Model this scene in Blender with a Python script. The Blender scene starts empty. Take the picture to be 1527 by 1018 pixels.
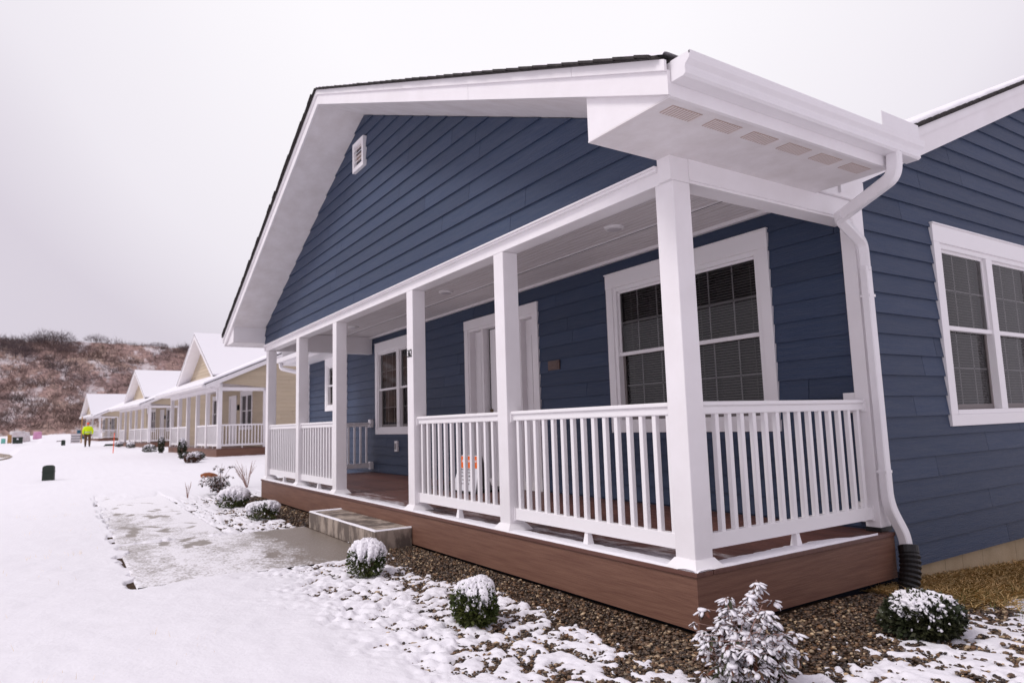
import bpy, bmesh, math, random
import numpy as np
from mathutils import Matrix, Vector

# ------------------------------------------------------------------ camera, sky, sun, exposure
SC = bpy.context.scene
COL = SC.collection
cam_data = bpy.data.cameras.new("camera")
cam = bpy.data.objects.new("camera", cam_data)
COL.objects.link(cam)
cr = Vector((0.54460799, 0.8381629, -0.02975045))
cu = Vector((0.11584806, -0.04004672, 0.99245931))
cf = Vector((-0.83065117, 0.5439478, 0.11890931))
CAM = Vector((2.716, -2.950, 0.8536))
mw = Matrix((cr, cu, -cf)).transposed().to_4x4()
mw.translation = CAM
cam.matrix_world = mw
cam_data.sensor_width = 36
cam_data.lens = 23.957
cam_data.clip_start = 0.05
cam_data.clip_end = 3000
cam_data.dof.use_dof = True
cam_data.dof.focus_distance = 4.2
cam_data.dof.aperture_fstop = 3.2
SC.camera = cam

SUN_EL, SUN_AZ = math.radians(50), math.radians(188)     # azimuth of the sun measured from +Y towards +X
world = bpy.data.worlds.new("World")
SC.world = world
world.use_nodes = True
nt = world.node_tree
for n in list(nt.nodes):
    nt.nodes.remove(n)
out = nt.nodes.new("ShaderNodeOutputWorld")
bg = nt.nodes.new("ShaderNodeBackground")
sky = nt.nodes.new("ShaderNodeTexSky")
sky.sky_type = 'NISHITA'
sky.sun_disc = False
sky.sun_elevation = SUN_EL
sky.sun_rotation = SUN_AZ
sky.dust_density = 4.0
hs = nt.nodes.new("ShaderNodeHueSaturation")
hs.inputs['Saturation'].default_value = 0.12
nt.links.new(sky.outputs[0], hs.inputs['Color'])
# the overcast: an even cloud deck, a little darker towards the horizon down the street
tc = nt.nodes.new("ShaderNodeTexCoord")
dot = nt.nodes.new("ShaderNodeVectorMath"); dot.operation = 'DOT_PRODUCT'
dot.inputs[1].default_value = (-0.62, 0.40, 0.67)
nt.links.new(tc.outputs['Generated'], dot.inputs[0])
nz = nt.nodes.new("ShaderNodeTexNoise"); nz.inputs['Scale'].default_value = 1.3; nz.inputs['Detail'].default_value = 3
nt.links.new(tc.outputs['Generated'], nz.inputs['Vector'])
ma = nt.nodes.new("ShaderNodeMath"); ma.operation = 'MULTIPLY_ADD'
ma.inputs[1].default_value = 0.10
nt.links.new(nz.outputs['Fac'], ma.inputs[0]); nt.links.new(dot.outputs['Value'], ma.inputs[2])
ramp = nt.nodes.new("ShaderNodeValToRGB")
ramp.color_ramp.elements[0].position = 0.79; ramp.color_ramp.elements[0].color = (0.515, 0.475, 0.54, 1)
ramp.color_ramp.elements[1].position = 1.0; ramp.color_ramp.elements[1].color = (0.75, 0.73, 0.76, 1)
e = ramp.color_ramp.elements.new(0.87); e.color = (0.645, 0.615, 0.665, 1)
nt.links.new(ma.outputs[0], ramp.inputs[0])
sc_ = nt.nodes.new("ShaderNodeVectorMath"); sc_.operation = 'SCALE'; sc_.inputs['Scale'].default_value = 11.0
nt.links.new(ramp.outputs[0], sc_.inputs[0])
mix = nt.nodes.new("ShaderNodeMix"); mix.data_type = 'RGBA'; mix.inputs[0].default_value = 0.92
nt.links.new(hs.outputs[0], mix.inputs[6]); nt.links.new(sc_.outputs[0], mix.inputs[7])
nt.links.new(mix.outputs[2], bg.inputs['Color'])
bg.inputs['Strength'].default_value = 0.10
nt.links.new(bg.outputs[0], out.inputs['Surface'])

sl = bpy.data.lights.new("sun", 'SUN')
sl.energy = 1.3
sl.angle = math.radians(20)
sl.color = (1.0, 0.965, 0.94)
so = bpy.data.objects.new("sun", sl)
COL.objects.link(so)
sd = Vector((math.sin(SUN_AZ) * math.cos(SUN_EL), math.cos(SUN_AZ) * math.cos(SUN_EL), math.sin(SUN_EL)))
so.rotation_euler = (-sd).to_track_quat('-Z', 'Y').to_euler()

SC.view_settings.view_transform = 'Standard'
SC.view_settings.look = 'None'
SC.view_settings.exposure = 0.34
SC.view_settings.gamma = 1.0
SC.cycles.max_bounces = 6

random.seed(7)
RNG = np.random.default_rng(11)

# ------------------------------------------------------------------ materials
def mat(name, color, rough=0.6, spec=0.4, bump=None, var=None, stretch=(1, 1, 1), metallic=0.0):
    """bump=(scale,strength,dist)  var=(scale, colour2, amount)"""
    m = bpy.data.materials.new(name); m.use_nodes = True
    t = m.node_tree; b = t.nodes['Principled BSDF']
    b.inputs['Base Color'].default_value = (*color, 1)
    b.inputs['Roughness'].default_value = rough
    b.inputs['Specular IOR Level'].default_value = spec
    b.inputs['Metallic'].default_value = metallic
    if bump or var:
        co = t.nodes.new('ShaderNodeTexCoord'); mp = t.nodes.new('ShaderNodeMapping')
        mp.inputs['Scale'].default_value = stretch
        t.links.new(co.outputs['Object'], mp.inputs['Vector'])
    if var:
        n = t.nodes.new('ShaderNodeTexNoise'); n.inputs['Scale'].default_value = var[0]; n.inputs['Detail'].default_value = 6
        n.inputs['Roughness'].default_value = 0.65
        t.links.new(mp.outputs[0], n.inputs['Vector'])
        r = t.nodes.new('ShaderNodeMapRange'); r.inputs[1].default_value = 0.35; r.inputs[2].default_value = 0.68
        r.inputs[4].default_value = var[2]
        t.links.new(n.outputs['Fac'], r.inputs[0])
        x = t.nodes.new('ShaderNodeMix'); x.data_type = 'RGBA'
        x.inputs[6].default_value = (*color, 1); x.inputs[7].default_value = (*var[1], 1)
        t.links.new(r.outputs[0], x.inputs[0]); t.links.new(x.outputs[2], b.inputs['Base Color'])
    if bump:
        n = t.nodes.new('ShaderNodeTexNoise'); n.inputs['Scale'].default_value = bump[0]; n.inputs['Detail'].default_value = 5
        t.links.new(mp.outputs[0], n.inputs['Vector'])
        bp = t.nodes.new('ShaderNodeBump'); bp.inputs['Strength'].default_value = bump[1]; bp.inputs['Distance'].default_value = bump[2]
        t.links.new(n.outputs['Fac'], bp.inputs['Height']); t.links.new(bp.outputs[0], b.inputs['Normal'])
    return m

def attr_tone(m, name='tone', lo=0.86, hi=1.12):
    """multiply the base colour by a per-board value kept in a colour attribute"""
    t = m.node_tree; b = t.nodes['Principled BSDF']
    a = t.nodes.new('ShaderNodeAttribute'); a.attribute_name = name
    r = t.nodes.new('ShaderNodeMapRange'); r.inputs[3].default_value = lo; r.inputs[4].default_value = hi
    t.links.new(a.outputs['Fac'], r.inputs[0])
    v = t.nodes.new('ShaderNodeVectorMath'); v.operation = 'SCALE'
    s = b.inputs['Base Color']
    if s.links:
        t.links.new(s.links[0].from_socket, v.inputs[0])
    else:
        v.inputs[0].default_value = s.default_value[:3]
    t.links.new(r.outputs[0], v.inputs['Scale']); t.links.new(v.outputs[0], s)
    return m

M = {}
M['white'] = mat('white_paint', (0.83, 0.80, 0.82), 0.45, 0.4, (60, 0.15, 0.002), (3.0, (0.75, 0.715, 0.725), 0.6))
M['gutter'] = mat('white_metal', (0.83, 0.805, 0.83), 0.32, 0.5, None, (2.0, (0.74, 0.71, 0.73), 0.6))
M['vinyl'] = mat('white_vinyl', (0.84, 0.815, 0.83), 0.4, 0.4)
M['soffit'] = mat('soffit_board', (0.79, 0.755, 0.77), 0.6, 0.3, (9, 0.35, 0.002), (4, (0.62, 0.57, 0.56), 0.6), (1, 1, 1))
M['bead'] = mat('beadboard', (0.74, 0.70, 0.71), 0.55, 0.3, (8, 0.3, 0.004), (3, (0.54, 0.49, 0.48), 0.8), (0.5, 14, 1))
M['blue'] = attr_tone(mat('blue_siding', (0.031, 0.050, 0.098), 0.58, 0.32, (14, 0.9, 0.005), (3.5, (0.048, 0.065, 0.108), 1.0), (0.7, 0.7, 11)), lo=0.90, hi=1.10)
M['tan'] = attr_tone(mat('tan_siding', (0.50, 0.415, 0.30), 0.65, 0.3, (14, 0.3, 0.003), (2.5, (0.53, 0.44, 0.33), 1.0), (0.7, 0.7, 9)), lo=0.93, hi=1.05)
M['gap'] = mat('dark_felt_and_shade', (0.012, 0.013, 0.02), 0.9, 0.1)  # backing felt, also the shade colour put under the deck
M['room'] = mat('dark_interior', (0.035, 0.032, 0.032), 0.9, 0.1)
M['shingle'] = mat('dark_shingle', (0.028, 0.025, 0.026), 0.9, 0.2, (60, 0.8, 0.01), (30, (0.06, 0.052, 0.05), 1.0))
M['deck'] = attr_tone(mat('brown_composite', (0.210, 0.108, 0.073), 0.55, 0.35, (10, 0.5, 0.003), (2.6, (0.135, 0.060, 0.042), 0.9), (0.8, 0.8, 16)), lo=0.9, hi=1.08)
M['deckfloor'] = attr_tone(mat('brown_deck_boards', (0.150, 0.064, 0.046), 0.42, 0.45, (10, 0.3, 0.002), (2.0, (0.10, 0.040, 0.03), 0.9), (0.8, 14, 1)), lo=0.8, hi=1.1)
def dusted(src):
    m = src.copy(); m.name = 'brown_deck_boards_with_blown_snow'
    t = m.node_tree; b = t.nodes['Principled BSDF']
    co = t.nodes.new('ShaderNodeTexCoord'); mp = t.nodes.new('ShaderNodeMapping'); mp.inputs['Scale'].default_value = (1.6, 7.5, 1)
    n = t.nodes.new('ShaderNodeTexNoise'); n.inputs['Scale'].default_value = 1.7; n.inputs['Detail'].default_value = 9; n.inputs['Roughness'].default_value = 0.72
    t.links.new(co.outputs['Object'], mp.inputs[0]); t.links.new(mp.outputs[0], n.inputs['Vector'])
    sp = t.nodes.new('ShaderNodeSeparateXYZ'); t.links.new(co.outputs['Object'], sp.inputs[0])
    f = t.nodes.new('ShaderNodeMapRange'); f.inputs[1].default_value = 0.12; f.inputs[2].default_value = 0.85; f.inputs[3].default_value = 0.16; f.inputs[4].default_value = -0.16
    t.links.new(sp.outputs['Y'], f.inputs[0])
    g = t.nodes.new('ShaderNodeMapRange'); g.inputs[1].default_value = -1.1; g.inputs[2].default_value = -0.1; g.inputs[3].default_value = 0.0; g.inputs[4].default_value = 0.08
    t.links.new(sp.outputs['X'], g.inputs[0])
    a1 = t.nodes.new('ShaderNodeMath'); a1.operation = 'ADD'; a2 = t.nodes.new('ShaderNodeMath'); a2.operation = 'ADD'
    t.links.new(n.outputs['Fac'], a1.inputs[0]); t.links.new(f.outputs[0], a1.inputs[1]); t.links.new(a1.outputs[0], a2.inputs[0]); t.links.new(g.outputs[0], a2.inputs[1])
    r = t.nodes.new('ShaderNodeMapRange'); r.inputs[1].default_value = 0.56; r.inputs[2].default_value = 0.74; r.inputs[4].default_value = 0.75
    t.links.new(a2.outputs[0], r.inputs[0])
    x = t.nodes.new('ShaderNodeMix'); x.data_type = 'RGBA'; x.inputs[7].default_value = (0.72, 0.69, 0.73, 1)
    s_ = b.inputs['Base Color']; t.links.new(s_.links[0].from_socket, x.inputs[6]); t.links.new(r.outputs[0], x.inputs[0]); t.links.new(x.outputs[2], s_)
    return m
M['deckfloor_dusted'] = dusted(M['deckfloor'])
M['blind'] = mat('blind_slats', (0.27, 0.255, 0.25), 0.6, 0.3)
M['grid'] = mat('grille_bars', (0.42, 0.40, 0.41), 0.5, 0.3)
M['screen'] = mat('dark_sash', (0.20, 0.175, 0.17), 0.5, 0.3)
M['curtain'] = mat('grey_curtain', (0.10, 0.092, 0.09), 0.9, 0.1)
M['concrete'] = mat('stained_concrete', (0.46, 0.39, 0.32), 0.8, 0.25, (50, 0.5, 0.004), (5.5, (0.13, 0.105, 0.088), 1.0), (1, 1, 0.3))
M['step'] = mat('dripped_concrete', (0.42, 0.35, 0.295), 0.8, 0.25, (50, 0.5, 0.004), (5.0, (0.15, 0.122, 0.105), 1.0), (1, 1, 0.45))
M['step'].node_tree.nodes['Map Range'].inputs[1].default_value = 0.42; M['step'].node_tree.nodes['Map Range'].inputs[2].default_value = 0.56
M['block'] = mat('tan_block', (0.50, 0.40, 0.27), 0.85, 0.2, (70, 0.5, 0.004), (5, (0.42, 0.33, 0.215), 1.0))
M['mortar'] = mat('mortar_joint', (0.33, 0.26, 0.18), 0.9, 0.2)
M['black'] = mat('black_plastic', (0.008, 0.007, 0.008), 0.45, 0.4)
M['text'] = mat('black_lettering', (0.02, 0.02, 0.022), 0.5, 0.3)
M['brownsign'] = mat('bronze_plate', (0.13, 0.075, 0.06), 0.5, 0.5, (40, 0.4, 0.003), (30, (0.07, 0.04, 0.035), 1))
M['orange'] = mat('orange_print', (0.92, 0.16, 0.01), 0.5, 0.3)
M['signwhite'] = mat('sign_white', (0.78, 0.77, 0.82), 0.4, 0.3)
M['grey'] = mat('grey_plastic', (0.30, 0.29, 0.30), 0.5, 0.3)
M['lamp'] = mat('lamp_lens', (0.55, 0.52, 0.55), 0.35, 0.4)
M['ventgap'] = mat('vent_screen', (0.46, 0.36, 0.32), 0.8, 0.2)
M['louvre'] = mat('beige_louvre', (0.69, 0.62, 0.61), 0.6, 0.3)
M['brass'] = mat('dark_brass', (0.14, 0.10, 0.06), 0.35, 0.5, metallic=0.8)
M['greenbox'] = mat('dark_green_box', (0.022, 0.034, 0.026), 0.6, 0.3, None, (6, (0.04, 0.05, 0.04), 1))
M['hivis'] = mat('hi_vis_cloth', (0.72, 0.95, 0.01), 0.8, 0.2, (30, 0.4, 0.02))
M['silver'] = mat('reflective_tape', (0.50, 0.52, 0.46), 0.4, 0.5)
M['khaki'] = mat('brown_work_cloth', (0.13, 0.075, 0.042), 0.9, 0.1)
M['boot'] = mat('dark_boots', (0.03, 0.02, 0.015), 0.8, 0.2)
M['skin'] = mat('skin', (0.50, 0.27, 0.19), 0.6, 0.3)
M['stake'] = mat('orange_paint', (0.95, 0.12, 0.03), 0.6, 0.3)
M['tarp'] = mat('white_tarp', (0.72, 0.69, 0.71), 0.5, 0.3, (5, 0.5, 0.05), (2, (0.58, 0.5, 0.5), 1))
M['pink'] = mat('pink_wrap', (0.60, 0.25, 0.44), 0.5, 0.3, (6, 0.4, 0.04), (2, (0.7, 0.4, 0.55), 1))
M['pinkd'] = mat('dark_pink_wrap', (0.25, 0.12, 0.20), 0.6, 0.3)
M['teal'] = mat('teal_panel', (0.02, 0.10, 0.16), 0.5, 0.3)
M['mint'] = mat('mint_panel', (0.18, 0.50, 0.42), 0.5, 0.3)
M['wood'] = mat('raw_lumber', (0.45, 0.27, 0.11), 0.8, 0.2, None, (5, (0.35, 0.2, 0.1), 1))
M['rust'] = mat('rusty_rock', (0.30, 0.10, 0.035), 0.8, 0.2, (14, 0.8, 0.03), (9, (0.16, 0.05, 0.02), 1))
M['twig'] = mat('bare_twigs', (0.14, 0.085, 0.065), 0.9, 0.1)
M['redtwig'] = mat('pale_twigs', (0.36, 0.24, 0.21), 0.9, 0.1)
M['bark'] = mat('grey_bark', (0.13, 0.10, 0.105), 0.9, 0.1)
M['brushm'] = attr_tone(mat('brush_stems', (0.26, 0.175, 0.15), 0.95, 0.05, None, (0.04, (0.16, 0.13, 0.13), 1.0)), lo=0.5, hi=1.55)  # stem tone paled, distant haze put into the colour
M['leafg'] = attr_tone(mat('boxwood_leaves', (0.035, 0.055, 0.014), 0.55, 0.3, None, (8, (0.075, 0.085, 0.02), 1)), lo=0.55, hi=1.6)
M['leafd'] = attr_tone(mat('dark_leaves', (0.022, 0.032, 0.014), 0.5, 0.35, None, (9, (0.045, 0.045, 0.02), 1)), lo=0.6, hi=1.5)
M['leafr'] = attr_tone(mat('bronze_red_leaves', (0.12, 0.03, 0.02), 0.5, 0.35, None, (20, (0.05, 0.045, 0.02), 1)), lo=0.5, hi=1.6)
M['straw'] = attr_tone(mat('dry_grass', (0.85, 0.62, 0.32), 0.85, 0.15, None, (5, (0.66, 0.46, 0.20), 1)), lo=0.8, hi=1.3)
M['greengrass'] = attr_tone(mat('green_grass', (0.10, 0.13, 0.04), 0.8, 0.2), lo=0.6, hi=1.5)

def snow_material(name, bump_s=1.0):
    m = bpy.data.materials.new(name); m.use_nodes = True
    t = m.node_tree; b = t.nodes['Principled BSDF']
    b.inputs['Base Color'].default_value = (0.825, 0.805, 0.85, 1)
    b.inputs['Roughness'].default_value = 0.65
    b.inputs['Specular IOR Level'].default_value = 0.25
    co = t.nodes.new('ShaderNodeTexCoord')
    n1 = t.nodes.new('ShaderNodeTexNoise'); n1.inputs['Scale'].default_value = 35; n1.inputs['Detail'].default_value = 5
    n2 = t.nodes.new('ShaderNodeTexNoise'); n2.inputs['Scale'].default_value = 300; n2.inputs['Detail'].default_value = 2
    t.links.new(co.outputs['Object'], n1.inputs['Vector']); t.links.new(co.outputs['Object'], n2.inputs['Vector'])
    b1 = t.nodes.new('ShaderNodeBump'); b1.inputs['Strength'].default_value = 0.35 * bump_s; b1.inputs['Distance'].default_value = 0.012
    b2 = t.nodes.new('ShaderNodeBump'); b2.inputs['Strength'].default_value = 0.3 * bump_s; b2.inputs['Distance'].default_value = 0.002
    t.links.new(n1.outputs['Fac'], b1.inputs['Height']); t.links.new(n2.outputs['Fac'], b2.inputs['Height'])
    t.links.new(b1.outputs[0], b2.inputs['Normal']); t.links.new(b2.outputs[0], b.inputs['Normal'])
    return m
M['snow'] = snow_material('snow')

def glass_material():
    m = bpy.data.materials.new('window_glass'); m.use_nodes = True
    t = m.node_tree
    for n in list(t.nodes): t.nodes.remove(n)
    o = t.nodes.new('ShaderNodeOutputMaterial'); g = t.nodes.new('ShaderNodeBsdfGlossy'); tr = t.nodes.new('ShaderNodeBsdfTransparent')
    g.inputs['Roughness'].default_value = 0.03
    tr.inputs['Color'].default_value = (0.72, 0.72, 0.72, 1)
    f = t.nodes.new('ShaderNodeFresnel'); f.inputs['IOR'].default_value = 1.5
    mx = t.nodes.new('ShaderNodeMixShader')
    t.links.new(f.outputs[0], mx.inputs[0]); t.links.new(tr.outputs[0], mx.inputs[1]); t.links.new(g.outputs[0], mx.inputs[2])
    t.links.new(mx.outputs[0], o.inputs['Surface'])
    return m
M['glass'] = glass_material()
M['darkpane'] = mat('screened_pane', (0.03, 0.028, 0.03), 0.35, 0.15)

# ------------------------------------------------------------------ mesh builder
class MB:
    def __init__(s, xf=None):
        s.v = []; s.f = []; s.tone = []; s.xf = xf
    def add(s, verts, faces, tone=None):
        n = len(s.v)
        s.v.extend(verts); s.f.extend([tuple(i + n for i in f) for f in faces])
        s.tone.extend([0.5 if tone is None else tone] * len(verts))
    def box(s, x0, x1, y0, y1, z0, z1, tone=None):
        s.hexa([(x0, y0, z0), (x1, y0, z0), (x1, y1, z0), (x0, y1, z0), (x0, y0, z1), (x1, y0, z1), (x1, y1, z1), (x0, y1, z1)], tone)
    def hexa(s, p, tone=None):
        s.add(p, [(3, 2, 1, 0), (4, 5, 6, 7), (0, 1, 5, 4), (1, 2, 6, 5), (2, 3, 7, 6), (3, 0, 4, 7)], tone)
    def prism(s, poly, d0, d1, axis='y', tone=None):
        """poly: list of 2D points; axis y -> (x,z) polygon, axis x -> (y,z), axis z -> (x,y)"""
        n = len(poly)
        def P(a, b, d):
            return {'y': (a, d, b), 'x': (d, a, b), 'z': (a, b, d)}[axis]
        vs = [P(a, b, d0) for a, b in poly] + [P(a, b, d1) for a, b in poly]
        fs = [tuple(range(n)), tuple(range(2 * n - 1, n - 1, -1))] + [(i, (i + 1) % n, n + (i + 1) % n, n + i) for i in range(n)]
        s.add(vs, fs, tone)
    def tube(s, pts, radii, seg=8, cap=True, tone=None, square=None):
        pts = [Vector(p) for p in pts]
        if not hasattr(radii, '__len__'): radii = [radii] * len(pts)
        vs = []; up = None
        for i, p in enumerate(pts):
            d = (pts[min(i + 1, len(pts) - 1)] - pts[max(i - 1, 0)]).normalized()
            if up is None:
                up = Vector((0, 0, 1)) if abs(d.z) < 0.9 else Vector((1, 0, 0))
                if square and abs(d.z) > 0.9: up = Vector((0, 1, 0))
            a = up - d * up.dot(d)
            if a.length < 1e-4: a = Vector((1, 0, 0)) - d * d.x
            a.normalize(); b = d.cross(a); up = a
            if square:
                w, h = square
                c = 0.22
                ring = [(w, h * (1 - c)), (w * (1 - c), h), (-w * (1 - c), h), (-w, h * (1 - c)), (-w, -h * (1 - c)), (-w * (1 - c), -h), (w * (1 - c), -h), (w, -h * (1 - c))]
                vs += [tuple(p + a * q[0] + b * q[1]) for q in ring]
            else:
                vs += [tuple(p + (a * math.cos(2 * math.pi * k / seg) + b * math.sin(2 * math.pi * k / seg)) * radii[i]) for k in range(seg)]
        sg = 8 if square else seg
        fs = [(i * sg + k, i * sg + (k + 1) % sg, (i + 1) * sg + (k + 1) % sg, (i + 1) * sg + k) for i in range(len(pts) - 1) for k in range(sg)]
        if cap:
            fs += [tuple(range(sg - 1, -1, -1)), tuple(range((len(pts) - 1) * sg, len(pts) * sg))]
        s.add(vs, fs, tone)
    def build(s, name, m, parent=None, smooth=False, fixn=True, bevel=None, props=None, loc=None):
        if name in SPLIT:
            o_ = None
            for c in split_islands(s, name): o_ = MB.build_one(c, name, m, parent, smooth, fixn, bevel, props, loc)
            return o_
        return s.build_one(name, m, parent, smooth, fixn, bevel, props, loc)
    def build_one(s, name, m, parent=None, smooth=False, fixn=True, bevel=None, props=None, loc=None):
        vs = [s.xf(*v) for v in s.v] if s.xf else s.v
        if loc is not None:
            vs = [(v[0] - loc[0], v[1] - loc[1], v[2] - loc[2]) for v in vs]
        me = bpy.data.meshes.new(name)
        me.from_pydata(vs, [], s.f)
        if any(t != 0.5 for t in s.tone):
            a = me.attributes.new('tone', 'FLOAT', 'POINT'); a.data.foreach_set('value', s.tone)
        else:
            a = me.attributes.new('tone', 'FLOAT', 'POINT'); a.data.foreach_set('value', [0.5] * len(vs))
        if fixn and len(s.f) < 20000:
            b = bmesh.new(); b.from_mesh(me); bmesh.ops.recalc_face_normals(b, faces=b.faces); b.to_mesh(me); b.free()
        return link(name, me, m, parent, smooth, bevel, props, loc)

def link(name, me, m, parent=None, smooth=False, bevel=None, props=None, loc=None):
    o = bpy.data.objects.new(name, me); COL.objects.link(o)
    if m is not None: me.materials.append(m)
    if smooth: me.polygons.foreach_set('use_smooth', [True] * len(me.polygons))
    if parent: o.parent = parent
    if loc is not None: o.location = loc
    if bevel:
        b = o.modifiers.new('bevel', 'BEVEL'); b.width = bevel; b.segments = 2; b.limit_method = 'ANGLE'; b.harden_normals = False
    if props:
        for k, v in props.items(): o[k] = v
    return o

SPLIT = {'eave_fascia', 'eave_return', 'corner_board', 'gutter_end_cap', 'soffit', 'rail_mount_block', 'pipe_strap', 'frieze_board', 'sign_print'} - {'sign_print'}
def split_islands(b, name):
    par = list(range(len(b.v)))
    def find(i):
        while par[i] != i: par[i] = par[par[i]]; i = par[i]
        return i
    for f in b.f:
        r0 = find(f[0])
        for q in f[1:]: par[find(q)] = r0
    groups = {}
    for f in b.f: groups.setdefault(find(f[0]), []).append(f)
    out_ = []
    for fs in groups.values():
        ids = sorted({q for f in fs for q in f}); m_ = {q: i for i, q in enumerate(ids)}
        c = type(b)(b.xf); c.v = [b.v[q] for q in ids]; c.tone = [b.tone[q] for q in ids]; c.f = [tuple(m_[q] for q in f) for f in fs]; out_.append(c)
    return out_
def empty(name, label, cat, loc=(0, 0, 0), rz=0, group=None):
    o = bpy.data.objects.new(name, None); COL.objects.link(o)
    o.location = loc; o.rotation_euler = (0, 0, rz); o['label'] = label; o['category'] = cat
    o.empty_display_size = 0.2
    if group: o['group'] = group
    return o
def tag(o, label, cat, group=None):
    o['label'] = label; o['category'] = cat
    if group: o['group'] = group
    return o

# value noise (numpy)
def vnoise(x, y, seed=0):
    xi = np.floor(x).astype(np.int64); yi = np.floor(y).astype(np.int64)
    fx = x - xi; fy = y - yi
    def h(a, b):
        n = (a * 374761393 + b * 668265263 + seed * 1274126177) & 0xffffffff
        n = ((n ^ (n >> 13)) * 1274126177) & 0xffffffff
        n = (n ^ (n >> 16)) & 0xffff
        return n / 65535.0
    u = fx * fx * fx * (fx * (fx * 6 - 15) + 10); v = fy * fy * fy * (fy * (fy * 6 - 15) + 10)
    return (h(xi, yi) * (1 - u) + h(xi + 1, yi) * u) * (1 - v) + (h(xi, yi + 1) * (1 - u) + h(xi + 1, yi + 1) * u) * v
def fbm(x, y, seed=0, oct=4, gain=0.5):
    s = 0; a = 1; t = 0
    for k in range(oct):
        c, sn = math.cos(0.6 * k), math.sin(0.6 * k)
        s = s + a * vnoise((x * c - y * sn) * 2 ** k + 17.3 * k, (x * sn + y * c) * 2 ** k + 9.1 * k, seed + k); t += a; a *= gain
    return s / t
def sstep(a, b, x):
    t = np.clip((x - a) / (b - a), 0, 1); return t * t * (3 - 2 * t)

# ------------------------------------------------------------------ ground shape
GX = [-400, -150, -110, -87, -55, -48, -38, -26, -20, -12, 60]
GZ = [1.45, 1.35, 0.62, 0.24, 0.0, -0.035, -0.085, -0.15, -0.315, -0.335, -0.335]
def ground_z(x, y):
    x = np.asarray(x, float); y = np.asarray(y, float)
    z = np.interp(x, GX, GZ)
    s = np.clip((x + 1.5) / 1.0, 0, 1) * np.clip(y - 1.2, 0, 6) * -0.062      # falls away along the right wall
    return z + s
def gz(x, y): return float(ground_z(x, y))

def grid_mesh(xs, ys, Z, name):
    X, Y = np.meshgrid(xs, ys, indexing='ij')
    nx, ny = len(xs), len(ys)
    co = np.stack([X, Y, Z], -1).reshape(-1, 3).astype(np.float32)
    i = (np.arange(nx - 1)[:, None] * ny + np.arange(ny - 1)[None, :]).reshape(-1)
    f = np.stack([i, i + ny, i + ny + 1, i + 1], -1).astype(np.int32)
    me = bpy.data.meshes.new(name)
    me.vertices.add(len(co)); me.vertices.foreach_set('co', co.ravel())
    me.loops.add(f.size); me.loops.foreach_set('vertex_index', f.ravel())
    me.polygons.add(len(f)); me.polygons.foreach_set('loop_start', np.arange(0, f.size, 4, dtype=np.int32))
    me.polygons.foreach_set('use_smooth', np.ones(len(f), bool))
    me.update(calc_edges=True)
    return me
def raw_mesh(name, co, faces_n, k, tone=None, smooth=False):
    """co (N,3); faces array (M,k)"""
    me = bpy.data.meshes.new(name)
    me.vertices.add(len(co)); me.vertices.foreach_set('co', np.asarray(co, np.float32).ravel())
    f = np.asarray(faces_n, np.int32)
    me.loops.add(f.size); me.loops.foreach_set('vertex_index', f.ravel())
    me.polygons.add(len(f)); me.polygons.foreach_set('loop_start', np.arange(0, f.size, k, dtype=np.int32))
    if smooth: me.polygons.foreach_set('use_smooth', np.ones(len(f), bool))
    me.update(calc_edges=True)
    a = me.attributes.new('tone', 'FLOAT', 'POINT')
    a.data.foreach_set('value', np.asarray(tone if tone is not None else np.full(len(co), .5), np.float32))
    return me

def axis(lo, hi, flo, fhi, step, grow):
    a = list(np.arange(flo, fhi + 1e-9, step)); s = step; p = flo
    left = []
    while p > lo:
        s *= grow; p -= s; left.append(p)
    s = step; p = fhi; right = []
    while p < hi:
        s *= grow; p += s; right.append(p)
    return np.array(left[::-1] + a + right)

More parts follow.
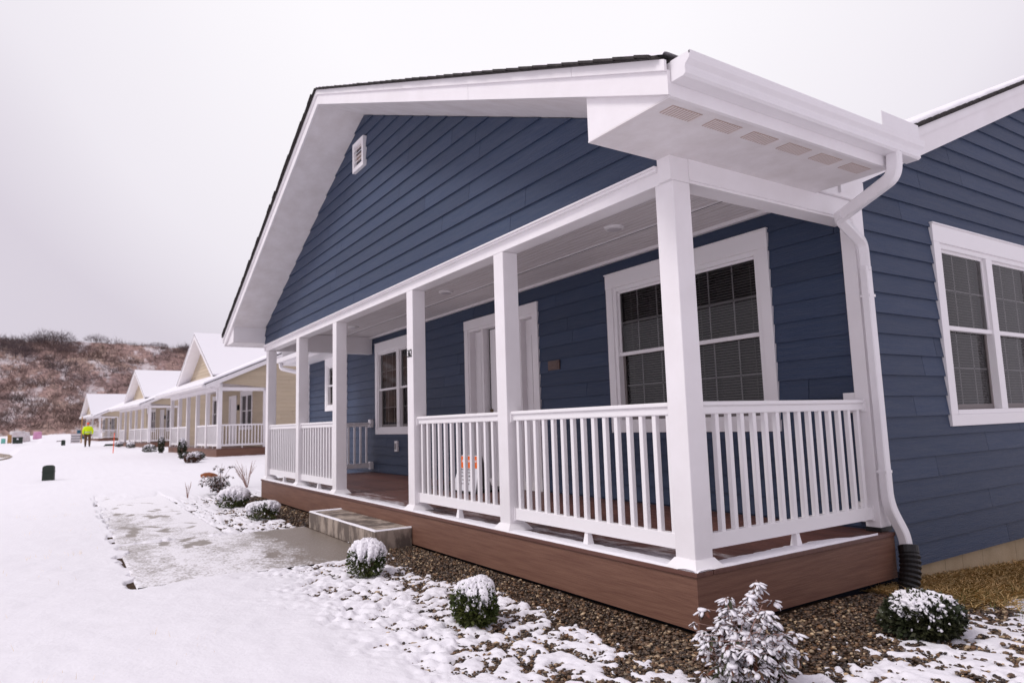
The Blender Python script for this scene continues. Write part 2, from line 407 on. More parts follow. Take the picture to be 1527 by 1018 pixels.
# snow cover: +1 = full snow, <0 = bare
WALK = [(-5.95, -3.47, -2.44, -0.42), (-13.2, -5.95, -2.44, -1.31)]
def in_walk(X, Y, m=0.0):
    w = np.zeros(np.shape(X), bool)
    for a, b, c, d in WALK: w |= (X > a - m) & (X < b + m) & (Y > c - m) & (Y < d + m)
    return w
def walk_field(X, Y):
    """signed: positive inside walk"""
    f = np.full(np.shape(X), -9.0)
    n = (fbm(X * 3, Y * 3, 77, 4) - 0.5) * 0.42 + (vnoise(X * 14, Y * 14, 78) - .5) * .08
    for a, b, c, d in WALK:
        f = np.maximum(f, np.minimum(np.minimum(X - a, b - X), np.minimum(Y - c, d - Y)))
    return f + n * 0.7
def snow_field(X, Y):
    # distance outside the porch footprint
    dx = np.maximum(np.maximum(-10.1 - X, X - 0.0), 0); dy = np.maximum(-Y, 0)
    d = np.hypot(dx, dy)
    side = np.clip(X / 0.5, 0, 1)                         # 1 on the right-hand side of the house
    t50 = 0.44 * (1 - side) + 0.50 * side
    t50 = t50 - 0.14 * np.exp(-((X + 1.3) / 0.6) ** 2) * (Y < 0) + 0.06 * np.clip((-X - 5.5) / 3, 0, 1)
    t50 = np.where(Y > 0, t50 + 0.10 * side, t50)
    base = -1.35 + 1.75 * sstep(t50 - .16, t50 + .18 + .10 * side, d) + (0.60 - .56 * side) * sstep(.7, 1.6 + .6 * side, d)
    b = fbm(X * 21.0 + 3, Y * 21.0, 3, 2, 0.5) - 0.5
    b2 = fbm(X * 3.0, Y * 3.0, 13, 3) - 0.5
    b3 = fbm(X * 30, Y * 30, 31, 2) - 0.5
    b4 = fbm(X * 9.0, Y * 9.0, 37, 2) - 0.5
    f = base - .05 + b * 3.3 + b4 * 1.5 + b2 * 1.2 + b3 * 0.8
    far = sstep(1.25 + 1.1 * side, 2.0 + 1.4 * side, d - 0.7 * b2)
    f = f * (1 - far) + 2.5 * far
    # gable eave shelters a strip beside the deck
    f = np.where(d < 0.16, f - 0.6, f)
    # lawn on the right of the house: straw by the wall, thin snow beyond
    lawn = (X > -0.4) & (Y > 1.75 + 0.35 * (X > 0.5) * np.clip(1 - (X - .5), 0, 1))
    lf = (X - 0.02 - (0.44 + 0.04 * np.clip(Y - 2, 0, 2))) * 2.6 + (fbm(X * 6, Y * 6, 55, 4, 0.6) - 0.5) * 3.2
    f = np.where(lawn, np.minimum(lf, 1.0), f)
    return f

# ------------------------------------------------------------------ ground, snow, gravel, walk
def build_ground():
    xs = axis(-400, 200, -4.4, 2.3, 0.0135, 1.030)
    ys = axis(-250, 250, -2.8, 2.6, 0.0135, 1.032)
    X, Y = np.meshgrid(xs, ys, indexing='ij')
    g = ground_z(X, Y)
    f = snow_field(X, Y)
    dist = np.hypot(X - 2.7, Y + 2.95)
    th = -0.020 + 0.027 * (1 - np.exp(-np.clip(f + 0.06, 0, 9) * 4.5)) + 0.015 * sstep(.3, 2.4, f) + np.clip(-f, 0, 1) * -0.01
    th = th + 0.010 * (fbm(X * 5, Y * 5, 91, 3) - .5) * sstep(0, 1, f)
    und = (fbm(X * 0.7, Y * 0.7, 21, 4) - 0.5) * 0.045 * sstep(0.3, 2, f) + (fbm(X * .12, Y * .12, 23, 3) - .5) * 0.16 * sstep(8, 40, dist)
    w = walk_field(X, Y)
    wm = sstep(-0.012, 0.015, w) * sstep(-12.9, -11.2, X + 3.4 * (fbm(X * 1.6, Y * 2.5, 71, 4) - .5))
    z = g + th + und * (1 - wm)
    z = z * (1 - wm) + (g - 0.03) * wm
    # soft swales and kerb lines in the snow down the street
    for (a, b, c, dep_, wd) in ((-17.6, -4.2, -20.4, 0.10, 0.20), (-34.0, -5.3, -35.0, 0.09, 0.3), (-26.0, -6, -27, .05, .25)):
        px = np.interp(Y, [-14, b, 0.0, 6], [a + 2.2, a, c, c - 0.6])
        z = z - dep_ * np.exp(-((X - px) / wd) ** 2) * (np.abs(Y) < 14)
        z = z + dep_ * 0.8 * sstep(0, wd * 2, X - px) * np.exp(-np.clip(X - px, 0, 9) / 1.5) * (np.abs(Y) < 14)
    # street on the far left is a little lower than the kerb
    ks = sstep(-5.4, -6.0, Y - 0.25 * np.sin(X * 0.12)) * sstep(-26.5, -28.5, X)
    z = z - 0.13 * ks
    # footprints in the open snow
    z = z + (fbm(X * 5.5, Y * 5.5, 141, 3) - .5) * .012 * sstep(.2, 2, f) * (1 - wm)
    under = (X > -10.0) & (X < -0.1) & (Y > 0.1) & (Y < 2.3)
    z = np.where(under, g - 0.1, z)
    me = grid_mesh(xs, ys, z, 'snow_ground')
    link('snow_ground', me, M['snow'], props={'kind': 'structure'})

    # soil below the snow round the house
    ms = mat('dark_soil', (0.040, 0.026, 0.018), 0.95, 0.1, (40, 1.0, 0.02), (25, (0.075, 0.045, 0.028), 1))
    xs = np.arange(-16, 4.01, 0.1); ys = np.arange(-3.2, 7.01, 0.1)
    X, Y = np.meshgrid(xs, ys, indexing='ij')
    link('soil', grid_mesh(xs, ys, ground_z(X, Y) - 0.012, 'soil'), ms, props={'kind': 'structure'})

    # concrete walk with thin wind-blown snow and wet footprints
    xs = np.arange(-13.2, -3.46, 0.02); ys = np.arange(-2.45, -0.40, 0.02)
    X, Y = np.meshgrid(xs, ys, indexing='ij')
    inside = in_walk(X, Y, 0.0)
    edge = np.minimum(X + 5.95, -3.47 - X)
    wet = np.exp(-((Y + 0.38) / 0.62) ** 2) * sstep(-6.0, -5.7, X)           # bare wet concrete in front of the step
    cov = 0.78 - 1.5 * wet + (fbm(X * 1.6, Y * 4.2, 41, 6, .65) - 0.5) * 1.0 + (fbm(X * 20, Y * 26, 43, 3) - .5) * .7
    cov = cov + 0.9 * sstep(-1.75, -1.35, Y) * sstep(-6.2, -6.8, X) + 0.8 * sstep(-8.5, -11.5, X) - 0.25 * np.exp(-((Y + 2.3) / 0.16) ** 2)
    rg = np.random.default_rng(5)
    fx = -13.0
    for k in range(46):
        px = rg.uniform(-12.8, -4.2); py = rg.uniform(-2.25, -1.45 if px < -6 else -0.7)
        a = rg.uniform(-0.7, 0.7); u = (X - px) * math.cos(a) + (Y - py) * math.sin(a); v = -(X - px) * math.sin(a) + (Y - py) * math.cos(a)
        cov = cov - 0.95 * np.exp(-((u / 0.14) ** 4 + (v / 0.045) ** 4))
    for jx in (-5.95, -7.5, -9.05, -10.6): cov = cov - .45 * np.exp(-((X - jx) / .022) ** 2)
    cov = np.clip(cov, 0, 1)
    me = grid_mesh(xs, ys, np.where(inside, ground_z(X, Y) + 0.002 + cov * 0.006, ground_z(X, Y) - 0.12), 'walkway')
    at = me.attributes.new('cover', 'FLOAT', 'POINT'); at.data.foreach_set('value', cov.ravel().astype(np.float32))
    m = bpy.data.materials.new('wet_concrete_walk'); m.use_nodes = True
    t = m.node_tree; b = t.nodes['Principled BSDF']
    a = t.nodes.new('ShaderNodeAttribute'); a.attribute_name = 'cover'
    co = t.nodes.new('ShaderNodeTexCoord')
    n = t.nodes.new('ShaderNodeTexNoise'); n.inputs['Scale'].default_value = 48; n.inputs['Detail'].default_value = 4
    t.links.new(co.outputs['Object'], n.inputs['Vector'])
    ad = t.nodes.new('ShaderNodeMath'); ad.operation = 'ADD'
    sb = t.nodes.new('ShaderNodeMath'); sb.operation = 'MULTIPLY_ADD'; sb.inputs[1].default_value = 1.8; sb.inputs[2].default_value = -0.9
    t.links.new(n.outputs['Fac'], sb.inputs[0]); t.links.new(a.outputs['Fac'], ad.inputs[0]); t.links.new(sb.outputs[0], ad.inputs[1])
    r = t.nodes.new('ShaderNodeMapRange'); r.inputs[1].default_value = 0.15; r.inputs[2].default_value = 0.85
    t.links.new(ad.outputs[0], r.inputs[0])
    x = t.nodes.new('ShaderNodeMix'); x.data_type = 'RGBA'
    x.inputs[6].default_value = (0.21, 0.172, 0.14, 1); x.inputs[7].default_value = (0.85, 0.83, 0.87, 1)
    t.links.new(r.outputs[0], x.inputs[0]); t.links.new(x.outputs[2], b.inputs['Base Color'])
    rr = t.nodes.new('ShaderNodeMapRange'); rr.inputs[3].default_value = 0.38; rr.inputs[4].default_value = 0.75
    t.links.new(r.outputs[0], rr.inputs[0]); t.links.new(rr.outputs[0], b.inputs['Roughness'])
    bp = t.nodes.new('ShaderNodeBump'); bp.inputs['Strength'].default_value = 0.4; bp.inputs['Distance'].default_value = 0.003
    t.links.new(n.outputs['Fac'], bp.inputs['Height']); t.links.new(bp.outputs[0], b.inputs['Normal'])
    link('walkway', me, m, props={'kind': 'structure'})
build_ground()

# blob templates
def ico(sub):
    b = bmesh.new(); bmesh.ops.create_icosphere(b, subdivisions=sub, radius=1.0)
    v = np.array([p.co[:] for p in b.verts]); f = np.array([[q.index for q in p.verts] for p in b.faces]); b.free()
    return v, f
ICO1 = ico(1); ICO2 = ico(2)
def rot_matrices(rng, n, ax=None):
    q = rng.normal(size=(n, 4)); q /= np.linalg.norm(q, axis=1)[:, None]
    w, x, y, z = q.T
    return np.stack([np.stack([1 - 2 * (y * y + z * z), 2 * (x * y - z * w), 2 * (x * z + y * w)], -1),
                     np.stack([2 * (x * y + z * w), 1 - 2 * (x * x + z * z), 2 * (y * z - x * w)], -1),
                     np.stack([2 * (x * z - y * w), 2 * (y * z + x * w), 1 - 2 * (x * x + y * y)], -1)], 1)
def scatter(tmpl, pos, scale, rot=None, jit=0.12, rng=RNG, tone=None):
    v, f = tmpl; n = len(pos)
    sh = v[None] * (1 + rng.normal(0, jit, (n, len(v), 1)))
    sh = sh * scale[:, None, :]
    if rot is not None: sh = np.einsum('nij,nkj->nki', rot, sh)
    co = sh + pos[:, None, :]
    fa = f[None] + (np.arange(n) * len(v))[:, None, None]
    t = np.repeat(tone if tone is not None else rng.random(n), len(v))
    return co.reshape(-1, 3), fa.reshape(-1, f.shape[1]), t

def build_gravel():
    r = np.random.default_rng(3)
    pts = []
    def region(n, x0, x1, y0, y1):
        p = np.stack([r.uniform(x0, x1, n), r.uniform(y0, y1, n)], -1); pts.append(p)
    region(30000, -4.2, 0.6, -1.7, 0.02)
    region(34000, -0.02, 2.4, -1.7, 2.3)
    region(6000, -10.5, -4.2, -1.5, 0.02)
    region(1200, -14.5, -10.1, -1.4, 1.6)
    p = np.concatenate(pts)
    X, Y = p[:, 0], p[:, 1]
    f = snow_field(X, Y)
    keep = (f < 0.35) & ~in_walk(X, Y, 0.04) & ~((X > -10.1) & (X < 0.0) & (Y > 0.0)) & ~((X > -5.9) & (X < -3.72) & (Y > -0.4)) & ~((Y > 2.0) & (X < 1.3)) & ~((X < -0.06) & (Y > 1.9))
    p = p[keep]; n = len(p)
    s = r.lognormal(math.log(0.0075), 0.33, n)
    s = np.clip(s, 0.004, 0.017)
    s[p[:, 0] < -4.2] *= 1.5
    z = ground_z(p[:, 0], p[:, 1]) - 0.006 + r.uniform(0, 0.012, n)
    pos = np.stack([p[:, 0], p[:, 1], z], -1)
    sc = np.stack([s * r.uniform(.8, 1.5, n), s * r.uniform(.8, 1.2, n), s * r.uniform(.45, .8, n)], -1)
    rot = rot_matrices(r, n)
    # mostly flat lying: blend towards upright by only rotating about z plus a small tilt
    a = r.uniform(0, 2 * math.pi, n); c, sn = np.cos(a), np.sin(a); zz = np.zeros(n); o = np.ones(n)
    rz = np.stack([np.stack([c, -sn, zz], -1), np.stack([sn, c, zz], -1), np.stack([zz, zz, o], -1)], 1)
    tl = r.normal(0, .3, n); ct, st = np.cos(tl), np.sin(tl)
    rx = np.stack([np.stack([o, zz, zz], -1), np.stack([zz, ct, -st], -1), np.stack([zz, st, ct], -1)], 1)
    rot = np.einsum('nij,njk->nik', rz, rx)
    co, fa, t = scatter(ICO1, pos, sc, rot, 0.10, r)
    me = raw_mesh('gravel', co, fa, 3, t, True)
    m = bpy.data.materials.new('river_gravel'); m.use_nodes = True
    nt_ = m.node_tree; b = nt_.nodes['Principled BSDF']
    at = nt_.nodes.new('ShaderNodeAttribute'); at.attribute_name = 'tone'
    rp = nt_.nodes.new('ShaderNodeValToRGB'); rp.color_ramp.interpolation = 'LINEAR'
    el = rp.color_ramp.elements
    el[0].position = 0; el[0].color = (0.024, 0.016, 0.012, 1)
    el[1].position = 1; el[1].color = (0.60, 0.44, 0.27, 1)
    for pz, c in ((0.25, (0.050, 0.032, 0.021, 1)), (0.42, (0.115, 0.066, 0.036, 1)), (0.58, (0.070, 0.050, 0.037, 1)), (0.74, (0.19, 0.097, 0.042, 1)), (0.88, (0.15, 0.115, 0.083, 1))):
        k = el.new(pz); k.color = c
    nt_.links.new(at.outputs['Fac'], rp.inputs[0]); nt_.links.new(rp.outputs[0], b.inputs['Base Color'])
    b.inputs['Roughness'].default_value = 0.5; b.inputs['Specular IOR Level'].default_value = 0.45
    link('gravel', me, m, props={'kind': 'stuff'})
build_gravel()

# ------------------------------------------------------------------ lap siding
def cut(segs, a, b):
    o = []
    for s0, s1 in segs:
        if b <= s0 or a >= s1: o.append((s0, s1)); continue
        if a > s0: o.append((s0, a))
        if b < s1: o.append((b, s1))
    return o
def siding(mb, back, z0, z1, srange, holes=(), zoff=0.016, exp=0.16, seed=1, lap=0.020, joint=3.66):
    """boards in local (s, out, z); srange(z)->(a,b)"""
    rg = random.Random(seed)
    k0 = math.floor((z0 - zoff) / exp + 1e-6)
    k = k0
    while zoff + k * exp < z1 - 1e-6:
        zb, zt = zoff + k * exp, zoff + (k + 1) * exp
        a0, b0 = srange(max(zb, z0)); 
        st = a0 + rg.uniform(0.4, joint); joints = []
        while st < b0: joints.append(st); st += joint if rg.random() < .7 else rg.uniform(1.2, joint)
        lo, hi = max(zb, z0), min(zt, z1)
        zs = sorted({lo, hi} | {h[q] for h in holes for q in (2, 3) if lo < h[q] < hi})
        edges = [-1e9] + joints + [1e9]
        tones = [rg.random() for _ in edges]
        for za, zc in zip(zs[:-1], zs[1:]):
            oa = lap - (lap - 0.003) * (za - zb) / exp; oc = lap - (lap - 0.003) * (zc - zb) / exp
            ra, rc = srange(za), srange(zc)
            if rc[1] - rc[0] < 0.02 and ra[1] - ra[0] < 0.02: continue
            for i in range(len(edges) - 1):
                e0, e1 = edges[i] + 0.0022, edges[i + 1] - 0.0022
                segs = [(max(e0, min(ra[0], rc[0])), min(e1, max(ra[1], rc[1])))]
                for h in holes:
                    if h[2] < zc - 1e-6 and h[3] > za + 1e-6: segs = cut(segs, h[0], h[1])
                for s0, s1 in segs:
                    if s1 - s0 < 0.01: continue
                    A0, A1 = max(s0, ra[0]), min(s1, ra[1]); C0, C1 = max(s0, rc[0]), min(s1, rc[1])
                    if A1 - A0 < 0.005: continue
                    if C1 < C0: C0 = C1 = (C0 + C1) / 2
                    mb.hexa([(A0, -0.004, za), (A1, -0.004, za), (A1, oa, za), (A0, oa, za), (C0, -0.004, zc), (C1, -0.004, zc), (C1, oc, zc), (C0, oc, zc)], tones[i])
                    if back is not None:
                        back.hexa([(A0 - .001, -0.02, za), (A1 + .001, -0.02, za), (A1 + .001, -0.006, za), (A0 - .001, -0.006, za), (C0 - .001, -0.02, zc), (C1 + .001, -0.02, zc), (C1 + .001, -0.006, zc), (C0 - .001, -0.006, zc)])
        k += 1

def front(y0):   # wall facing -Y
    return lambda s, o, z: (s, y0 - o, z)
def side(x0):    # wall facing +X
    return lambda s, o, z: (x0 + o, s, z)
def compose(f, g):
    return lambda s, o, z: g(*f(s, o, z))

# ------------------------------------------------------------------ window unit
def window(parent, xf, c, zb=0.72, zt=2.445, half=1.05, twin=True, blind='blind', label=None, small=False, pane='glass'):
    """casing + frame mesh is the window part; panes, grille, blind and sash are its sub-parts"""
    w = MB(xf)
    cw = 0.10
    w.box(c - half, c - half + cw, 0, 0.034, zb + 0.095, zt - 0.155)
    w.box(c + half - cw, c + half, 0, 0.034, zb + 0.095, zt - 0.155)
    w.box(c - half - .004, c + half + .004, 0, 0.036, zt - 0.155, zt)
    w.box(c - half - .012, c + half + .012, 0, 0.048, zt + 0.0005, zt + 0.012)
    w.box(c - half, c + half, 0, 0.034, zb, zb + 0.095)
    gz0, gz1 = zb + 0.095, zt - 0.155
    f = 0.05
    # frame set into the casing
    w.box(c - half + cw, c - half + cw + f, -0.07, 0.020, gz0, gz1)
    w.box(c + half - cw - f, c + half - cw, -0.07, 0.020, gz0, gz1)
    w.box(c - half + cw + f, c + half - cw - f, -0.07, 0.018, gz1 - 0.045, gz1)
    w.box(c - half + cw + f, c + half - cw - f, -0.07, 0.024, gz0, gz0 + 0.04)
    if twin: w.box(c - 0.06, c + 0.06, -0.07, 0.019, gz0 + 0.04, gz1 - 0.045)
    win = w.build('window', M['vinyl'], parent, bevel=0.003, props={'label': label} if label else None)
    units = [(c - half + cw + f, c - 0.06), (c + 0.06, c + half - cw - f)] if twin else [(c - half + cw + f, c + half - cw - f)]
    z0, z1 = gz0 + 0.04, gz1 - 0.045
    zm = (z0 + z1) / 2 + 0.005
    sash = MB(xf); low = MB(xf); glass = MB(xf); grid = MB(xf); bl = MB(xf); rv = MB(xf)
    for a, b in units:
        sash.box(a, b, -0.045, 0.004, zm - 0.018, zm + 0.018)             # meeting rail
        t = 0.022
        for (q0, q1, o0, o1) in ((zm + .018, z1, -0.035, -0.012),):
            sash.box(a, a + t, o0, o1, q0, q1); sash.box(b - t, b, o0, o1, q0, q1); sash.box(a + t, b - t, o0, o1, q1 - t, q1)
        t2 = 0.030
        low.box(a, a + t2, -0.066, -0.046, z0, zm - .02); low.box(b - t2, b, -0.066, -0.046, z0, zm - .02); low.box(a + t2, b - t2, -0.066, -0.046, z0, z0 + 0.045)
        glass.add([(a + t, -0.024, zm), (b - t, -0.024, zm), (b - t, -0.024, z1 - t), (a + t, -0.024, z1 - t)], [(0, 1, 2, 3)])
        glass.add([(a + t2, -0.055, z0 + .045), (b - t2, -0.055, z0 + .045), (b - t2, -0.055, zm - .018), (a + t2, -0.055, zm - .018)], [(0, 1, 2, 3)])
        if not small:
            for k in (1, 2):
                s_ = a + (b - a) * k / 3
                grid.box(s_ - .007, s_ + .007, -0.031, -0.027, zm + .018, z1 - t); grid.box(s_ - .007, s_ + .007, -0.062, -0.058, z0 + .045, zm - .02)
        for (q0, q1, o) in ((zm + .018, z1 - t, -0.031), (z0 + .045, zm - .02, -0.062)):
            zz = (q0 + q1) / 2
            grid.box(a + t, b - t, o, o + .004, zz - .007, zz + .007)
        if blind == 'blind':
            n = int((z1 - z0) / 0.025)
            for i in range(n):
                zz = z1 - 0.02 - i * 0.025
                if zz < z0 + 0.03: break
                hh = 0.0085
                bl.add([(a + .01, -0.082, zz - hh), (b - .01, -0.082, zz - hh), (b - .01, -0.100, zz + hh), (a + .01, -0.100, zz + hh)], [(0, 1, 2, 3)])
            for q in (0.15, 0.85):
                s_ = a + (b - a) * q
                bl.box(s_ - .002, s_ + .002, -0.084, -0.080, z0, z1)
        elif blind == 'curtain':
            n = 46; vs = []; fs = []
            for i in range(n + 1):
                s_ = a + (b - a) * i / n
                o = -0.12 + 0.02 * math.sin(i * 1.35) + 0.008 * math.sin(i * .47)
                vs += [(s_, o, z0), (s_, o, z1)]
                if i and not (n * .38 < i < n * .6): fs.append((2 * i - 2, 2 * i, 2 * i + 1, 2 * i - 1))
            bl.add(vs, fs)
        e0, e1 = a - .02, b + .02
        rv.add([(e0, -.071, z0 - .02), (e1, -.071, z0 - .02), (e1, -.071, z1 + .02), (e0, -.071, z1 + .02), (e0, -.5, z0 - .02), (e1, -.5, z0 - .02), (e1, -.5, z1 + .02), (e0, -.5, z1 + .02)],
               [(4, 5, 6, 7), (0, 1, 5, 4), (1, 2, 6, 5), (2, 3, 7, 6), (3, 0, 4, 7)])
    sash.build('upper_sash', M['vinyl'], win); low.build('lower_sash', M['screen'], win)
    glass.build('pane', M[pane], win, fixn=False); grid.build('grille', M['grid'], win)
    if bl.v: bl.build('window_blind' if blind == 'blind' else 'curtain', M['blind'] if blind == 'blind' else M['curtain'], win, fixn=False)
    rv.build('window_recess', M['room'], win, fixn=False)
    return win
def win_hole(c, zb=0.72, zt=2.445, half=1.05):
    return (c - half + 0.05, c + half - 0.05, zb + 0.05, zt - 0.08)

# ------------------------------------------------------------------ the blue house
house = empty('house', 'blue lap-sided house with white columned front porch and snowy walk, nearest to the viewer', 'house', (0, 0, -0.33))
HL = (0, 0, -0.33)
class HB(MB):
    def build(s, name, m, parent=None, **k):
        p = parent if parent is not None else house
        if p is house:      # keep world coordinates under the house's Empty
            old = s.xf
            base = old if old else (lambda a, b, c: (a, b, c))
            s.xf = lambda a, b, c: tuple(np.add(base(a, b, c), (0, 0, 0.33)))
            o = super().build(name, m, p, **k); s.xf = old
            return o
        return super().build(name, m, p, **k)

A = 0.054; W = 0.15; YW = 2.06; XL = -10.10; XS = -0.09
PX = [-0.054, -1.979, -3.766, -6.191, -7.954, -9.882]     # right edges of the posts
ZB = 2.281; ZC = 2.61; CX = -5.12; SL = 0.4167; YR = -0.54
def zl(x): return 4.77 - SL * abs(x - CX)                  # lower edge of rake fascia

# walls: porch back wall + left part, right gable wall, front gable
bmats = HB(front(YW)); bback = HB(front(YW))
DOOR = (-6.20, -4.29, 0.0, 2.39)
holes = [win_hole(-1.905), win_hole(-8.71), win_hole(-12.10, zb=1.25, half=0.72), (DOOR[0] + .03, DOOR[1] - .03, -0.1, 2.34)]
siding(bmats, bback, -0.30, 2.62, lambda z: (-14.2, -0.19), holes, seed=4)
wall = bmats.build('wall', M['blue'], fixn=False); bback.build('wall_backing', M['gap'], fixn=False)
smats = HB(side(XS)); sback = HB(side(XS))
SH = [win_hole(4.245)]
MRIDGE = 7.9
def mzl(y): return 2.995 + 0.4222 * (min(y, 2 * MRIDGE - y) - 3.017)    # lower edge of the main rake
siding(smats, sback, -0.304, mzl(MRIDGE) + 0.03, lambda z: (max(2.12, (z - .03 - 2.995) / 0.4222 + 3.017), min(13.7, 2 * MRIDGE - ((z - .03 - 2.995) / 0.4222 + 3.017))), SH, seed=9)
smats.build('wall', M['blue'], fixn=False); sback.build('wall_backing', M['gap'], fixn=False)
gm = HB(front(A)); gb = HB(front(A))
def grange(z):
    h = (4.765 - z) / SL
    return (max(-10.085, CX - h), min(-0.157, CX + h))
siding(gm, gb, 2.395, 4.76, grange, (), zoff=2.395, seed=21)
gm.build('gable_wall', M['blue'], fixn=False); gb.build('wall_backing', M['gap'], fixn=False)
lw = HB(); lw.box(-14.2, -14.0, YW + .02, 13.0, -0.3, 2.7); lw.build('wall', M['blue'])

# foundation on the right: blocks
fd = HB(side(XS - 0.03)); fj = HB(side(XS - 0.045))
y = 2.06; k = 0
ys_ = [2.06, 2.40, 2.97, 3.26, 3.61, 4.25, 4.7, 5.1, 5.5, 5.9, 6.3]
for a, b in zip(ys_[:-1], ys_[1:]): fd.box(a + .002, b - .002, -0.1, 0, -0.95, -0.306, random.random())
fj.box(2.06, 13.7, -0.1, 0, -1.0, -0.31)
fd.build('foundation', M['block']); fj.build('foundation_joint', M['mortar'])
wt = HB(); wt.box(-14.1, XS - 0.03, 13.6, 13.7, -0.5, 2.8); wt.build('wall', M['blue'])

# windows and door
W1 = window(house, lambda s, o, z: (s, YW - o, z + .33), -1.905)
W2 = window(house, lambda s, o, z: (s, YW - o, z + .33), -8.71, blind='curtain')
W3 = window(house, lambda s, o, z: (s, YW - o, z + .33), -12.10, zb=1.25, half=0.72, twin=False, blind='curtain', small=True, label='small window past the end of the porch')
W4 = window(house, lambda s, o, z: (XS + o, s, z + .33), 4.245, label='twin window in the side wall')

dx0, dx1 = DOOR[0], DOOR[1]
d = HB(front(YW))
d.box(dx0, dx0 + .11, 0, .034, 0, 2.25); d.box(dx1 - .11, dx1, 0, .034, 0, 2.25); d.box(dx0 - .004, dx1 + .004, 0, .037, 2.25, 2.39)
door = d.build('front_door', M['white'], bevel=0.003)
j = MB(lambda s, o, z: (s, YW - o, z + .33))
R = -0.10
a0, a1 = dx0 + .11, dx1 - .11
j.box(a0, a0 + .03, R, .02, .05, 2.25); j.box(a1 - .03, a1, R, .02, .05, 2.25); j.box(a0 + .03, a1 - .03, R, .018, 2.215, 2.25)
m0, m1 = -5.69, -4.78
j.box(m0 - .06, m0, R, .005, .05, 2.215); j.box(m1, m1 + .06, R, .005, .05, 2.215)
j.box(a0, a1, R, .05, 0.0, .05)
j.build('door_frame', M['white'], door, bevel=0.002)
for (b0, b1, g0, g1) in ((a0 + .03, m0 - .06, -5.87, -5.785), (m1 + .06, a1 - .03, -4.56, -4.47)):
    sp = MB(lambda s, o, z: (s, YW - o, z + .33))
    sp.box(b0, g0, R - .02, R + .02, .06, 2.21); sp.box(g1, b1, R - .02, R + .02, .06, 2.21)
    sp.box(g0, g1, R - .02, R + .02, .06, .55); sp.box(g0, g1, R - .02, R + .02, 2.05, 2.21)
    sp.box(b0 + .03, g0 - .02, R + .02, R + .028, .6, 2.0)
    sp.build('sidelight', M['white'], door)
    sg = MB(lambda s, o, z: (s, YW - o, z + .33)); sg.box(g0, g1, R - .010, R + .014, .55, 2.05); sg.build('sidelight_glass', M['room'], door)
lf = MB(lambda s, o, z: (s, YW - o, z + .33))
lf.box(m0 + .045, m1 - .012, R - .02, R + .015, .07, 2.20)
for (p0, p1, q0, q1) in ((m0 + .12, m0 + .42, .2, .9), (m1 - .42, m1 - .12, .2, .9), (m0 + .12, m0 + .42, 1.08, 2.05), (m1 - .42, m1 - .12, 1.08, 2.05)):
    lf.box(p0, p1, R + .015, R + .022, q0, q1)
lf.build('door_leaf', M['vinyl'], door)
gp = MB(lambda s, o, z: (s, YW - o, z + .33)); gp.box(m0 - .08, m1 + .08, R - .08, R - .022, .04, 2.24); gp.build('door_gap', M['gap'], door)
hd = MB(lambda s, o, z: (s, YW - o, z + .33)); hd.tube([(m0 + .07, R + .01, .92), (m0 + .07, R + .06, .92), (m0 + .07, R + .075, .92)], [.012, .014, .027], 10)
hd.build('door_handle', M['brass'], door)
hd = MB(lambda s, o, z: (s, YW - o, z + .33)); hd.tube([(m0 + .07, R + .01, 1.04), (m0 + .07, R + .045, 1.04)], [.026, .024], 10)
hd.build('door_lock', M['brass'], door)
th = MB(lambda s, o, z: (s, YW - o, z + .33)); th.box(dx0 + .1, dx1 - .1, .05, .075, 0.006, .11); th.build('threshold', M['white'], door)
mt = MB(); mt.box(-5.95, -4.75, 1.25, 1.90, 0.002, 0.03)
tag(mt.build('doormat', M['black'], bevel=.004), 'black doormat lying before the front door of the blue house', 'doormat')

# outlet, nameplate, gable vent
o = HB(front(YW)); o.box(-8.82, -8.70, .012, .05, .415, .60); ob = o.build('outlet_cover', M['vinyl'], bevel=.004)
o = MB(lambda s, q, z: (s, YW - q, z + .33)); o.box(-8.79, -8.73, .05, .062, .45, .56); o.build('socket', M['grey'], ob)
o = HB(front(YW)); o.box(-4.09, -3.86, .014, .032, 1.485, 1.60); o.box(-4.065, -3.885, .032, .037, 1.505, 1.535); o.box(-4.065, -3.885, .032, .037, 1.55, 1.58)
o.build('nameplate', M['brownsign'], bevel=.002)
o = HB(front(A))
vx0, vx1, vz0, vz1 = -5.40, -5.03, 4.08, 4.46
o.box(vx0, vx0 + .05, 0, .055, vz0, vz1); o.box(vx1 - .05, vx1, 0, .055, vz0, vz1); o.box(vx0 + .05, vx1 - .05, 0, .055, vz0, vz0 + .05); o.box(vx0 + .05, vx1 - .05, 0, .055, vz1 - .05, vz1)
for i in range(5):
    z_ = vz0 + .06 + i * .054
    o.hexa([(vx0 + .05, .015, z_ + .03), (vx1 - .05, .015, z_ + .03), (vx1 - .05, .045, z_), (vx0 + .05, .045, z_), (vx0 + .05, .015, z_ + .04), (vx1 - .05, .015, z_ + .04), (vx1 - .05, .045, z_ + .01), (vx0 + .05, .045, z_ + .01)])
vent = o.build('gable_vent', M['vinyl'])
o = MB(lambda s, q, z: (s, A - q, z + .33)); o.box(vx0 + .05, vx1 - .05, .012, .0145, vz0 + .05, vz1 - .05); o.build('vent_screen', M['ventgap'], vent)

